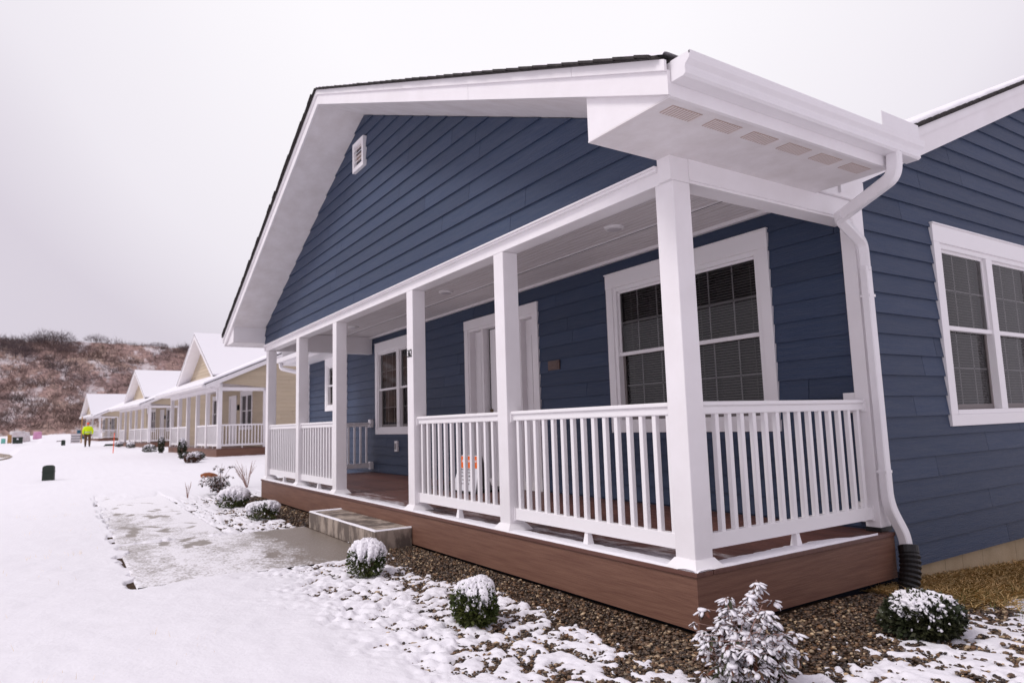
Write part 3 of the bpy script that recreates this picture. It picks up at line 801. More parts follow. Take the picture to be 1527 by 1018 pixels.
# ---- beam, corner boards, ceiling
o = HB()
o.box(-10.09, -.054, A, A + W, ZB, ZC)                       # front beam
o.box(-10.09, -10.09 + W, A + W, 1.94, ZB + .002, ZC); o.box(-.054 - W, -.054, A + W, 1.975, ZB + .002, ZC)
o.box(-10.09, -10.09 + W, 1.94, YW - .016, ZB, ZC)
o.build('porch_beam', M['white'], bevel=.004)
o = HB()
o.box(-10.088, -.157, A - .030, A, 2.362, 2.380); o.box(-10.088, -.157, A - .045, A, 2.380, 2.392)
o.build('drip_cap', M['white'])
o = HB()
o.box(-.157, -.052, A - .018, A + .14, 2.283, 2.445); o.box(-10.11, -10.083, A - .018, A + .14, 2.29, 2.70)
o.build('corner_board', M['white'])
o = HB(); o.box(-.0535, -.046, A + .14, 1.96, 2.30, 2.44); o.box(-.157, -.0530, 1.515, 1.99, 2.4405, 2.64); o.build('frieze_board', M['white'])
o = HB()
o.box(-9.94, -.20, A + W, YW - .014, ZC, ZC + .03); o.build('porch_ceiling', M['bead'])
o = HB()
o.box(-9.94, -.205, A + W, A + W + .035, ZC - .03, ZC); o.box(-9.94, -.205, YW - .06, YW - .015, ZC - .035, ZC - .001)
o.box(-9.94, -.205, 0.895, 0.92, ZC - .010, ZC - .001); o.box(-9.94, -.205, 1.45, 1.475, ZC - .010, ZC - .001)
o.box(-.24, -.205, A + W + .035, YW - .06, ZC - .03, ZC - .002); o.box(-9.94, -9.905, A + W + .035, YW - .06, ZC - .03, ZC - .002)
for i in range(26):                                     # beads
    yb = .26 + i * .07
    if abs(yb - .9) > .03 and abs(yb - 1.46) > .03: o.box(-9.90, -.24, yb, yb + .006, ZC - .003, ZC - .0008)
o.build('ceiling_trim', M['white'])
for x_ in (-1.85, -5.19, -8.67):
    b = HB(); b.tube([(x_, 1.2, ZC - .001), (x_, 1.2, ZC - .018), (x_, 1.2, ZC - .024)], [.095, .09, .07], 28)
    L = b.build('porch_light', M['vinyl'], smooth=False)
    b = MB(); b.tube([(x_, 1.2, ZC - .0235 + .33), (x_, 1.2, ZC - .030 + .33)], [.068, .055], 24); b.build('lamp_lens', M['lamp'], L)

# ---- posts and pilaster
def flare(b, x0, x1, y0, y1, z0, z1, f):
    b.hexa([(x0 - f, y0 - f, z0), (x1 + f, y0 - f, z0), (x1 + f, y1 + f, z0), (x0 - f, y1 + f, z0), (x0 - .004, y0 - .004, z1), (x1 + .004, y0 - .004, z1), (x1 + .004, y1 + .004, z1), (x0 - .004, y1 + .004, z1)])
for i, px in enumerate(PX):
    b = HB(); b.box(px - W, px, A + .001, A + W - .001, 0.001, ZB)
    po = b.build('porch_post', M['white'], bevel=.006)
    b = MB(lambda x, y, z: (x, y, z + .33)); flare(b, px - W, px, A, A + W, 0.002, 0.055, 0.045); b.build('post_base', M['vinyl'], po)
    if i == 2:
        fc = bpy.data.curves.new('house_number', 'FONT'); fc.body = '362'; fc.size = .118; fc.extrude = .002; fc.align_x = 'CENTER'; fc.space_character = 1.12
        to = bpy.data.objects.new('house_number', fc); COL.objects.link(to)
        dg = bpy.context.evaluated_depsgraph_get(); me = bpy.data.meshes.new_from_object(to.evaluated_get(dg)); bpy.data.objects.remove(to)
        me.transform(Matrix.Translation((px - W / 2 - .0, A - .003, 1.575 + .33)) @ Matrix.Rotation(math.radians(90), 4, 'X') @ Matrix.Diagonal((.56, 1, 1, 1)))
        link('house_number', me, M['text'], po)
b = HB(); b.box(-.165, -.0545, 1.9755, 2.118, .03, 2.60); b.build('corner_pilaster', M['white'], bevel=.005)
b = HB(); b.box(-.168, -.052, 1.972, 2.12, .001, .03); b.build('pilaster_flashing', M['black'])
b = HB(); b.box(-14.21, -14.08, YW - .03, YW + .06, -.3, 2.44); b.build('corner_board', M['white'])

# ---- railings
def rail_panel(parent, p0, p1, foot=True, balw=.034, up=.33, name='porch_railing'):
    """p0,p1: (x,y) ends; axis aligned"""
    p0 = Vector((*p0, 0)); p1 = Vector((*p1, 0)); L = (p1 - p0).length; u = (p1 - p0) / L; n = Vector((-u.y, u.x, 0))
    xf = lambda s, o, z: tuple(p0 + u * s + n * o + Vector((0, 0, z + up)))
    b = MB(xf)
    prof = [(-.040, .944), (-.034, .950), (.034, .950), (.040, .944), (.040, .928), (.024, .916), (.024, .880), (.020, .873), (-.020, .873), (-.024, .880), (-.024, .916), (-.040, .928)]
    n_ = len(prof)
    b.add([(0, a, z) for a, z in prof] + [(L, a, z) for a, z in prof], [tuple(range(n_)), tuple(range(2 * n_ - 1, n_ - 1, -1))] + [(i, (i + 1) % n_, n_ + (i + 1) % n_, n_ + i) for i in range(n_)])
    r = b.build(name, M['vinyl'], parent)
    b = MB(xf); b.box(0, L, -.024, .024, .086, .176); b.build('bottom_rail', M['vinyl'], r, bevel=.003)
    k = int(round(L / .1215)); sp = L / k
    for i in range(k):
        c = sp * (i + .5)
        b = MB(xf); b.box(c - balw / 2, c + balw / 2, -balw / 2, balw / 2, .170, .878); b.build('baluster', M['vinyl'], r, bevel=.004)
    if foot:
        b = MB(xf); c = L / 2
        b.hexa([(c - .028, -.028, .0), (c + .028, -.028, .0), (c + .028, .028, .0), (c - .028, .028, .0), (c - .016, -.016, .087), (c + .016, -.016, .087), (c + .016, .016, .087), (c - .016, .016, .087)])
        b.build('rail_foot', M['vinyl'], r)
    b = MB(xf)
    for q in (0, L - .012):
        b.box(q, q + .012, -.046, .046, .862, .930); b.box(q, q + .012, -.034, .034, .078, .184)
    b.build('rail_bracket', M['vinyl'], r)
    return r
yr = A + W / 2
rail_panel(house, (PX[1], yr), (PX[0] - W, yr))
rail_panel(house, (PX[2], yr), (PX[1] - W, yr))
rail_panel(house, (PX[4], yr), (PX[3] - W, yr))
rail_panel(house, (PX[5], yr), (PX[4] - W, yr))
rail_panel(house, (-.129, A + W), (-.129, 1.975))
rail_panel(house, (PX[5] - .08, A + W), (PX[5] - .08, 1.985))
b = HB()
for xx in (-.20, PX[5] - .08):
    b.box(xx - .06, xx + .06, 1.985, YW - .005, .855, 1.005); b.box(xx - .05, xx + .05, 1.985, YW - .005, .06, .20)
b.build('rail_mount_block', M['vinyl'], bevel=.003)

# ---- deck
b = HB()
b.box(XL, 0, -.0, .135, -.026, 0, .6); b.box(-.135, 0, .139, YW, -.026, -.0005, .4)
b.build('deck_border', M['deckfloor'], bevel=.003)
b = HB()
yy = .139; i = 0
rg = random.Random(3)
while yy < YW:
    y2 = min(yy + .135, YW)
    cutx = rg.uniform(-8, -2)
    b.box(XL, cutx - .002, yy, y2, -.026, -.001, rg.random()); b.box(cutx + .002, -.139, yy, y2, -.026, -.001, rg.random())
    yy += .139; i += 1
deck = b.build('deck', M['deckfloor_dusted'], bevel=.003)
b = HB()
b.box(XL + .012, -.012, .012, .037, -.316, -.027, .5)
b.box(-.037, -.0125, .0375, YW, -.316, -.027, .45)
b.box(XL + .012, XL + .037, .037, YW, -.316, -.027, .5)
b.build('deck_fascia', M['deck'])
b = HB(); b.box(XL + .06, -.06, .06, YW + .3, -.6, -.30); b.build('deck_skirt_shadow', M['gap'])  # dark block filled in for the shade beneath the deck

# snow lying along the deck edge
def deck_snow():
    def strip(P, u, n, L, w0, w1, seed, ns=400, nw=14, taper=None):
        s = np.linspace(0, L, ns); q = np.linspace(0, 1, nw)
        S, Q = np.meshgrid(s, q, indexing='ij')
        wid = w0 + (w1 - w0) * (fbm(s * 1.6, s * 0 + seed, seed, 4, .6) - .25) * 1.6 + (fbm(s * 14, s * 0, seed + 3, 3, .6) - .5) * .035
        wid = np.clip(wid, .008, .5)
        if taper is not None: wid = wid * taper(s)
        inset = .006 + .004 * fbm(s * 20, s * 0, seed + 5, 2)
        O = inset[:, None] + Q * wid[:, None]
        Z = .011 * np.minimum(1, Q * 9) * (1 - Q ** 3) ** .8 * (.55 + .9 * fbm(S * 10, O * 12, seed, 3)) + .0012
        Z[:, 0] = .0005; Z[:, -1] = .0002
        co = np.stack([P[0] + u[0] * S + n[0] * O, P[1] + u[1] * S + n[1] * O, Z + .33], -1).reshape(-1, 3)
        i = (np.arange(ns - 1)[:, None] * nw + np.arange(nw - 1)[None]).reshape(-1)
        return co, np.stack([i, i + nw, i + nw + 1, i + 1], -1)
    c1, f1 = strip((XL, 0), (1, 0), (0, 1), 10.1, .12, .20, 3, ns=700)
    c2, f2 = strip((0, 0.0), (0, 1), (-1, 0), 1.85, .13, .17, 8, ns=160, taper=lambda s: np.clip((1.85 - s) / .5, .02, 1))
    me = raw_mesh('deck_snow', np.concatenate([c1, c2 + (0, 0, .0006)]), np.concatenate([f1, f2 + len(c1)]), 4, None, True)
    link('deck_snow', me, M['snow'], house)
deck_snow()

# ---- roof
zt = .178
RX0, RX1 = -10.74, .50
def roofplane(b, off, th, x0, x1, y0, y1):
    for s in (-1, 1):
        xe = x1 if s > 0 else x0
        b.prism([(CX, 4.77 + off), (xe, zl(xe) + off), (xe, zl(xe) + off - th), (CX, 4.77 + off - th)], y0, y1, 'y')
b = HB(); roofplane(b, zt + .014, .014, RX0 - .03, RX1 - .03, -.585, 1.505); roofplane(b, zt + .028, .028, -9.9, -.45, 1.505, 6.4)
# ragged shingle butts along the rakes
rg = random.Random(12)
for s in (-1, 1):
    x_ = .1
    L = 5.585 if s < 0 else 5.56
    while x_ < L:
        w_ = .13 + rg.random() * .03
        xa, xb = CX + s * x_, CX + s * min(x_ + w_, L)
        za, zb_ = zl(xa) + zt + .021, zl(xb) + zt + .0155
        b.prism([(xa, za), (xb, zb_), (xb, zb_ - .014), (xa, za - .014)], -.592 - rg.random() * .012, -.30, 'y')
        x_ += w_
roof = b.build('roof', M['shingle'])
b = HB()
for s in (-1, 1):                                           # rake fascia: main board and the shadow board
    xe = RX1 if s > 0 else RX0
    L_ = abs(xe - CX)
    for cuts, lo, hi, y0_, y1_ in (((3.66,), 0, .13, YR, YR + .022), ((2.1, 4.9), .12, zt, YR - .018, YR - .001)):
        ed = [0] + list(cuts) + [L_]
        for a_, c_ in zip(ed[:-1], ed[1:]):
            xa_, xc_ = CX + s * (a_ + (.0015 if a_ else 0)), CX + s * (c_ - (.0015 if c_ < L_ else 0))
            b.prism([(xa_, zl(xa_) + lo), (xc_, zl(xc_) + lo), (xc_, zl(xc_) + hi), (xa_, zl(xa_) + hi)], y0_, y1_, 'y')
b.build('rake_fascia', M['white'])
b = HB()
b.box(RX1 - .022, RX1, YR + .022, 1.50, 2.425, 2.60); b.box(RX0, RX0 + .022, YR + .022, 1.50, 2.425, 2.60)
b.build('eave_fascia', M['white'])
b = HB()
for s in (-1, 1):                                           # sloping rake soffit
    xe = RX1 - .03 if s > 0 else RX0 + .03
    b.prism([(CX, 4.772), (xe, zl(xe) + .002), (xe, zl(xe) + .015), (CX, 4.785)], YR + .022, A + .03, 'y')
b.build('rake_soffit', M['soffit'])
b = HB()                                                    # boxed eave returns
def ret(xi, xo, y0, y1):
    zi = zl(xi) + .001; zo = zl(xo) + .001
    b.prism([(xi, 2.442), (xo, 2.442), (xo, max(zo, 2.443)), (xi, zi)], YR + .036, YR + .050, 'y')
    s = 1 if xo > xi else -1
    b.prism([(xi, 2.442), (xi + s * .014, 2.442), (xi + s * .014, zi), (xi, zi)], YR + .050, A - .018, 'y')
ret(-.157, RX1 - .022, 0, 0); ret(-10.083, RX0 + .022, 0, 0)
b.build('eave_return', M['white'])
b = HB()
b.box(-.157, RX1 - .022, YR + .034, A - .018, 2.432, 2.4415); b.box(-.052, RX1 - .022, A - .0181, 1.51, 2.432, 2.4415)
b.box(RX0 + .022, -10.083, YR + .034, A - .018, 2.432, 2.4415); b.box(RX0 + .022, -10.11, A - .0181, 1.51, 2.432, 2.4415)
soff = b.build('soffit', M['soffit'])
for k, yv in enumerate((-.32, .0, .32, .64, .96, 1.28)):
    b = MB(lambda x, y, z: (x, y, z + .33)); b.box(.33, .425, yv - .11, yv + .11, 2.4285, 2.4315); v_ = b.build('soffit_vent', M['ventgap'], soff)
    b = MB(lambda x, y, z: (x, y, z + .33))
    for q in range(11): b.box(.333, .422, yv - .105 + q * .0205, yv - .095 + q * .0205, 2.4268, 2.4284)
    b.build('vent_louvre', M['louvre'], soff)

# main roof (ridge along X)
b = HB()
for s in (-1, 1):
    def yy_(t): return MRIDGE - s * t
    T = MRIDGE - 1.50
    zr = mzl(MRIDGE) + .25
    b.prism([(MRIDGE, zr), (yy_(T), zr - .4222 * T), (yy_(T), zr - .4222 * T + .03), (MRIDGE, zr + .03)], -14.6, .035, 'x')
b.build('roof', M['shingle'])
b = HB()
rg = random.Random(5); q = 1.5
while q < MRIDGE:
    b.prism([(q, mzl(q) + .282 + .004), (q + .14, mzl(q + .14) + .282 + .012), (q + .14, mzl(q + .14) + .262), (q, mzl(q) + .262)], -.4, .036 + rg.random() * .012, 'x'); q += .14
b.build('roof_edge_shingle', M['shingle'])
b = HB()
for s in (-1, 1):
    T = MRIDGE - (1.76 if s > 0 else 1.50)
    ye = MRIDGE - s * T
    b.prism([(MRIDGE, mzl(MRIDGE)), (ye, mzl(ye)), (ye, mzl(ye) + .19), (MRIDGE, mzl(MRIDGE) + .19)], XS + .0, 0.0, 'x')
    b.prism([(MRIDGE, mzl(MRIDGE) + .17), (ye, mzl(ye) + .17), (ye, mzl(ye) + .249), (MRIDGE, mzl(MRIDGE) + .249)], .0005, .018, 'x')
b.box(XS, -0.02, 1.515, 2.10, 2.445, 2.60)
b.build('rake_fascia', M['white'])
b = HB(); b.box(-14.6, RX0, 1.49, 1.512, 2.45, 2.62); b.box(-14.6, RX0, 1.512, YW, 2.44, 2.452); b.box(-14.6, -14.58, 1.512, 3.5, 2.44, 3.2); b.build('eave_fascia', M['white'])

# snow on the roofs
def roof_snow():
    me_v = []; me_f = []; n0 = 0
    def sheet(P, nu, nv, U, V, th, seed, ed):
        """P origin, U/V edge vectors (np) ; thickness th with rounded wavering edge on v=0"""
        nonlocal n0
        u = np.linspace(0, 1, nu); lv = np.linalg.norm(V); v = np.concatenate([[0, .002, .008, .018, .035, .06], np.linspace(.1, lv, nv)]) / lv
        Uu, Vv = np.meshgrid(u, v, indexing='ij')
        lu = np.linalg.norm(U)
        inset = ed * fbm(u * lu * 5, u * 0 + seed, seed, 4, .6)
        dv = Vv * lv + inset[:, None] * np.exp(-Vv * lv * 6)
        h = th * (1 - np.exp(-Vv * lv / .012)) * (.75 + .5 * fbm(Uu * lu * 4, Vv * lv * 4, seed + 2, 3))
        h[:, 0] = 0
        co = P + Uu[..., None] * U + dv[..., None] * (V / lv) + np.array([0, 0, 1]) * h[..., None]
        nv_ = len(v); i = (np.arange(nu - 1)[:, None] * nv_ + np.arange(nv_ - 1)[None]).reshape(-1)
        me_v.append(co.reshape(-1, 3)); me_f.append(np.stack([i, i + nv_, i + nv_ + 1, i + 1], -1) + n0); n0 += nu * nv_
    zc = 4.77 + zt + .022 + .33
    sheet(np.array([CX, -.58, zc]), 500, 12, np.array([RX1 - CX, 0, -SL * (RX1 - CX)]), np.array([0, 2.08, 0]), .028, 4, .05)
    sheet(np.array([CX, -.58, zc]), 500, 12, np.array([RX0 - CX, 0, -SL * (CX - RX0)]), np.array([0, 2.08, 0]), .020, 14, .12)
    zr = mzl(MRIDGE) + .25 + .036 + .33; T = MRIDGE - 1.5
    sheet(np.array([.03, 1.5, zr - .4222 * T]), 420, 10, np.array([0, T, .4222 * T]), np.array([-13.5, 0, 0]), .045, 24, .03)
    me = raw_mesh('roof_snow', np.concatenate(me_v), np.concatenate(me_f), 4, None, True)
    link('roof_snow', me, M['snow'], house)
roof_snow()

# ---- gutter, splash guard, downspout
def gutter(parent, prof, y0, y1, end, up=.33, name='gutter'):
    n = len(prof)
    b = MB(lambda x, y, z: (x, y, z + up))
    vs = [(x, y0, z) for x, z in prof] + [(x, y1, z) for x, z in prof]
    fs = [(i, i + 1, n + i + 1, n + i) for i in range(n - 1)]
    b.add(vs, fs)
    o = b.build(name, M['gutter'], parent, fixn=False)
    m = o.modifiers.new('solid', 'SOLIDIFY'); m.thickness = .003; m.offset = 0
    b = MB(lambda x, y, z: (x, y, z + up))
    for yy in end: b.prism([(x, z) for x, z in prof], yy - .002, yy + .002, 'y')
    b.build('gutter_end_cap', M['gutter'], o)
    return o
GP = [(.502, 2.605), (.502, 2.497), (.580, 2.497), (.594, 2.506), (.592, 2.534), (.597, 2.550), (.620, 2.568), (.628, 2.590), (.628, 2.604), (.615, 2.604)]
g1 = gutter(house, GP, -.515, 1.70, (-.515, 1.70))
g2 = gutter(house, [(2 * CX - x, z) for x, z in GP], -.56, 1.50, (-.56,))
b = MB(lambda x, y, z: (x, y, z + .33)); b.box(.621, .629, -.517, 1.702, 2.590, 2.606); b.build('gutter_lip', M['gutter'], g1)
b = HB(); b.box(.610, .614, 1.22, 1.66, 2.60, 2.712); b.box(.30, .614, 1.660, 1.664, 2.60, 2.712); b.build('splash_guard', M['gutter'])
def bend(pts, r=.07, n=6):
    out_ = [Vector(pts[0])]
    for a, p, c in zip(pts[:-2], pts[1:-1], pts[2:]):
        a, p, c = Vector(a), Vector(p), Vector(c)
        d1 = (a - p); d2 = (c - p); rr = min(r, d1.length * .45, d2.length * .45); s, e_ = p + d1.normalized() * rr, p + d2.normalized() * rr
        for i in range(n + 1):
            t = i / n; out_.append(s * (1 - t) ** 2 + p * 2 * t * (1 - t) + e_ * t * t)
    out_.append(Vector(pts[-1])); return out_
DS = [(.555, 1.44, 2.50), (.555, 1.42, 2.345), (.045, 1.62, 2.235), (-.002, 1.99, 2.11), (-.002, 2.00, .24), (.045, 2.10, -.03), (.05, 2.105, -.13)]
def shift(L): return [(p[0], p[1], p[2] + .33) for p in L]
b = MB(); b.tube(bend(shift([DS[0], DS[1], DS[2]]), .15), 0, square=(.030, .040)); ds = b.build('downspout', M['gutter'], house)
b = MB(); b.tube(bend(shift([(.10, 1.595, 2.247), DS[2], DS[3], (-.002, 1.992, 1.90)]), .07), 0, square=(.028, .036)); b.build('downspout_elbow', M['gutter'], ds)
b = MB(); b.tube(shift([(-.002, 1.992, 1.93), (-.002, 2.0, .40)]), 0, square=(.036, .030)); b.build('downspout_pipe', M['gutter'], ds)
b = MB(); b.tube(bend(shift([(-.002, 2.0, .42), (-.002, 2.0, .20), (.045, 2.09, -.02), (.05, 2.10, -.14)]), .10), 0, square=(.038, .032)); b.build('downspout_shoe', M['gutter'], ds)
b = MB()
for z_ in (1.70, .42):
    b.box(-.040, .032, 1.958, 2.036, z_ + .33, z_ + .35)
b.build('pipe_strap', M['gutter'], ds)
# left-hand downspout at the far end of the main eave, seen under the porch beam
gl = MB(); gl.box(-14.6, RX0 - .02, 1.37, 1.485, 2.50 + .33, 2.60 + .33); gl.build('gutter', M['gutter'], house)
lds = [(-14.45, 1.43, 2.50), (-14.45, 1.45, 2.36), (-14.12, 1.90, 2.22), (-14.12, 1.96, 2.1), (-14.12, 1.97, -.25)]
b = MB(); b.tube(bend(shift(lds), .12), 0, square=(.036, .045)); b.build('downspout', M['gutter'], house)
# corrugated black drain pipe
b = MB(); pts = []; rad = []
p0, p1 = Vector((.055, 2.105, -.095 + .33)), Vector((.075, 1.965, -.44 + .33))
N = 44
for i in range(N + 1):
    t = i / N; p = p0.lerp(p1, t) + Vector((.02, .012, 0)) * math.sin(t * 3.1); pts.append(p); rad.append(.067 + .0042 * math.sin(i * math.pi / 2 * 1.0) if t > .12 else .066)
b.tube(pts, rad, 20); b.build('drain_pipe', M['black'], house, smooth=False)

# ------------------------------------------------------------------ concrete step
st = empty('concrete_step', 'stained concrete step with a snowy rim before the porch opening', 'step', (-4.81, -.2, -.33))
b = MB(lambda x, y, z: (x + 4.81, y + .2, z + .33)); b.box(-5.88, -3.74, -.39, .01, -.45, -.155); b.build('step_block', M['step'], st, bevel=.008)
def step_snow():
    xs = np.linspace(-5.88, -3.74, 200); ys = np.linspace(-.392, .008, 60)
    X, Y = np.meshgrid(xs, ys, indexing='ij')
    e = np.minimum(np.minimum(X + 5.88, -3.74 - X) / .9, (Y + .392))
    e2 = np.minimum(np.minimum(X + 5.88, -3.74 - X), Y + .392)
    w_ = .048 + .06 * (fbm(X * 3, Y * 3, 71, 4) - .5)
    h = .013 * sstep(0, .010, e2) * sstep(w_ * 1.3, w_ * .55, e)
    Z = -.157 + h + .33
    return grid_mesh(xs + 4.81, ys + .2, Z, 'step_snow')
link('step_snow', step_snow(), M['snow'], st)

# ------------------------------------------------------------------ folding floor sign on the porch
sg = empty('floor_sign', 'white folding floor sign with orange header standing on the porch floor by the door', 'sign', (-4.98, 1.42, 0), math.radians(8))
sg.scale = (.80, .80, .77)
def panel(parent, s, m, z0, z1, w0, w1, th=.012, name='sign_panel', off=0.0):
    b = MB()
    t = .23
    def P(x, z, o): 
        y = -s * (t * (1 - z / .62) * .75) - s * o
        return (x, y, z)
    b.hexa([P(-w0, z0, off), P(w0, z0, off), P(w0, z0, off + th), P(-w0, z0, off + th), P(-w1, z1, off), P(w1, z1, off), P(w1, z1, off + th), P(-w1, z1, off + th)])
    return b.build(name, m, parent)
fp = panel(sg, 1, M['signwhite'], .0, .60, .31, .24)
panel(sg, -1, M['grey'], .0, .60, .31, .24)
panel(fp, 1, M['orange'], .395, .585, .262, .238, .002, 'orange_header', .0125)
def bars():
    # the print on the sign is too small to read in the photograph: lines of dark and pale strokes
    rg = random.Random(2); b = MB(); w = MB()
    def P(x, z): return (x, -(.23 * (1 - z / .62) * .75) - .0150, z)
    for z_, h, x0, x1 in ((.36, .026, -.17, .17), (.31, .03, -.16, .16), (.255, .03, -.18, .14), (.20, .02, -.1, .15), (.14, .02, -.14, .1)):
        x = x0
        while x < x1:
            l = rg.uniform(.012, .03)
            b.add([P(x, z_), P(x + l * .6, z_), P(x + l * .6, z_ + h), P(x, z_ + h)], [(0, 1, 2, 3)]); x += l + .006
    def Q(x, z): return (x, -(.23 * (1 - z / .62) * .75) - .0165, z)
    x = -.19
    while x < .19:
        l = rg.uniform(.02, .035); w.add([Q(x, .49), Q(x + l, .49), Q(x + l, .525), Q(x, .525)], [(0, 1, 2, 3)]); x += l + .01
    b.build('sign_print', M['text'], fp, fixn=False); w.build('sign_print', M['signwhite'], fp, fixn=False)
bars()

# ------------------------------------------------------------------ neighbours' houses
def neighbour(O, th, L, posts, label, gable, gfront=.62, wall='tan', deck_open=2, extra=None):
    """local frame: x = away along the front, y = depth into the house"""
    h = empty('house', label, 'house', (O[0], O[1], O[2] - .33))
    ca, sa = math.cos(th), math.sin(th)
    def T(a, b, z): return (-ca * a - sa * b, -sa * a + ca * b, z + .33)
    def B(): return MB(T)
    U = .33
    PD = 1.95; BD = 9.5
    tan = B(); bk = B()
    m0 = lambda b: 2.64 + .44 * b                    # underside of main roof
    # side wall of the body and the triangle over the porch side
    fs = lambda s, o, z: T(-o, s, z)
    ts = MB(fs); tb = MB(fs)
    RB = 5.6
    wins = [win_hole(6.0)]
    siding(ts, tb, -.30, m0(RB), lambda z: (max(PD if z < 2.42 else .16, (z + .02 - 2.64) / .44), min(BD, 2 * RB - (z + .02 - 2.64) / .44)), wins, seed=3)
    ts.build('wall', M[wall], h, fixn=False); tb.build('wall_backing', M['gap'], h, fixn=False)
    # porch back wall
    fb = lambda s, o, z: T(s, PD - o, z)
    tw = MB(fb); twb = MB(fb)
    siding(tw, twb, -.30, 2.62, lambda z: (.0, L + .6), [win_hole(2.0 + .9, half=.9), (4.5, 5.6, -.1, 2.2), win_hole(8.0, half=.8)], seed=6)
    tw.build('wall', M[wall], h, fixn=False); twb.build('wall_backing', M['gap'], h, fixn=False)
    fbw = lambda s, o, z: T(s, PD - o, z)
    window(h, fbw, 2.9, half=.9, blind='none', small=True, pane='darkpane'); window(h, fbw, 8.0, half=.8, blind='none', small=True, pane='darkpane')
    window(h, fs, 6.0, blind='none', pane='darkpane')
    b = MB(fbw); b.box(4.42, 4.55, 0, .034, 0, 2.3); b.box(5.55, 5.68, 0, .034, 0, 2.3); b.box(4.42, 5.68, 0, .036, 2.18, 2.32); dr = b.build('front_door', M['white'], h)
    b = MB(fbw); b.box(4.56, 4.80, -.03, .01, 0, 2.18); b.box(4.82, 5.54, -.03, .0, 0, 2.18); b.box(4.92, 5.44, 0, .006, 1.1, 2.0); b.build('door_leaf', M['vinyl'], dr)
    b = MB(fbw); b.box(3.98, 4.10, .014, .10, 1.62, 1.86); b.build('wall_lantern', M['black'], h)
    b = B(); b.box(L + .5, L + .6, PD + .1, BD, -.3, 2.6); b.box(0.02, L + .5, BD - .1, BD, -.3, 2.6); b.build('wall', M[wall], h)
    # deck
    b = B(); b.box(0, L, 0, PD, -.03, 0); b.build('deck', M['deckfloor'], h)
    b = B(); b.box(.012, L - .012, .012, PD, -.33, -.031); b.box(.02, L, PD, BD, -.6, -.3); b.build('deck_fascia', M['deck'], h)
    # posts, beam, railing
    for p in posts + []:
        b = B(); b.box(p, p + .15, .05, .20, 0, 2.28); b.build('porch_post', M['white'], h)
    b = B(); b.box(0.05, .16, PD - .13, PD, 0, 2.42); b.build('porch_post', M['white'], h)
    b = B(); b.box(.05, L, .05, .20, 2.28, 2.60); b.box(.05, .20, .20, PD, 2.281, 2.42); b.build('porch_beam', M['white'], h)
    b = B(); b.box(.2, L, .2, PD, 2.58, 2.60); b.build('porch_ceiling', M['bead'], h)
    def rail(a0, b0, a1, b1):
        d = Vector((a1 - a0, b1 - b0, 0)); Ln = d.length; d /= Ln; nn = Vector((-d.y, d.x, 0))
        xf = lambda s, o, z: T(a0 + d.x * s + nn.x * o, b0 + d.y * s + nn.y * o, z)
        b = MB(xf); b.box(0, Ln, -.035, .035, .89, .95); b.box(0, Ln, -.022, .022, .09, .17)
        k = int(Ln / .122)
        for i in range(k): c = Ln * (i + .5) / k; b.box(c - .017, c + .017, -.017, .017, .17, .89)
        b.box(Ln / 2 - .02, Ln / 2 + .02, -.02, .02, 0, .09)
        b.build('porch_railing', M['vinyl'], h)
    for i in range(len(posts) - 1):
        if i != deck_open: rail(posts[i] + .15, .125, posts[i + 1], .125)
    rail(.125, .20, .125, PD - .13)
    # main roof
    oh = -.22
    z_e = m0(-.5)
    rf = B()
    rf.prism([(-.55, z_e + .12), (RB, m0(RB) + .15), (2 * RB + .5, z_e + .12), (2 * RB + .5, z_e + .08), (RB, m0(RB) + .10), (-.55, z_e + .08)], oh, L + .5, 'x')
    roof_ = rf.build('roof', M['shingle'], h)
    sn = B(); sn.prism([(-.57, z_e + .16), (RB, m0(RB) + .20), (2 * RB + .5, z_e + .16), (2 * RB + .5, z_e + .09), (RB, m0(RB) + .151), (-.57, z_e + .09)], oh - .02, L + .5, 'x')
    sn.build('roof_snow', M['snow'], roof_)
    fa = B(); fa.prism([(-.5, z_e - .10), (RB, m0(RB) - .06), (RB, m0(RB) + .10), (-.5, z_e + .08)], oh, oh + .03, 'x'); fa.prism([(2 * RB + .5, z_e - .06), (RB, m0(RB) - .02), (RB, m0(RB) + .10), (2 * RB + .5, z_e + .08)], oh, oh + .03, 'x')
    fa.box(oh, L + .5, -.5, -.47, z_e - .06, z_e + .075)
    fa.prism([(-.47, 2.42), (.05, 2.42), (.05, m0(.05)), (-.47, z_e)], oh + .03, .05, 'x')
    fa.box(.05, L + .5, -.47, .05, 2.42, 2.435)
    fa.build('eave_fascia', M['white'], h)
    gt = B(); gt.box(oh + .02, L + .4, -.62, -.50, z_e - .02, z_e + .07); gt.build('gutter', M['gutter'], h)
    ds_ = B(); ds_.tube([(.18, -.56, z_e - .02), (.18, -.56, 2.45), (.12, .0, 2.32), (.12, .02, 1.9)], .035, 8); ds_.build('downspout', M['gutter'], h)
    # cross gable facing the street
    gc, gh, zr, ze = gable
    sl_ = (zr - ze) / gh
    def gz_(a): return zr - sl_ * abs(a - gc)
    back = RB
    r2 = B()
    for s in (-1, 1):
        ae = gc + s * gh
        r2.prism([(gc, zr), (ae, ze), (ae, ze - .05), (gc, zr - .05)], gfront - .3, back, 'y')
    rr_ = r2.build('gable_roof', M['shingle'], h)
    s2 = B()
    for s in (-1, 1):
        ae = gc + s * (gh + .01)
        s2.prism([(gc, zr + .07), (ae, ze + .06), (ae, ze + .001), (gc, zr + .001)], gfront - .305, back, 'y')
    s2.build('roof_snow', M['snow'], rr_)
    f2 = B()
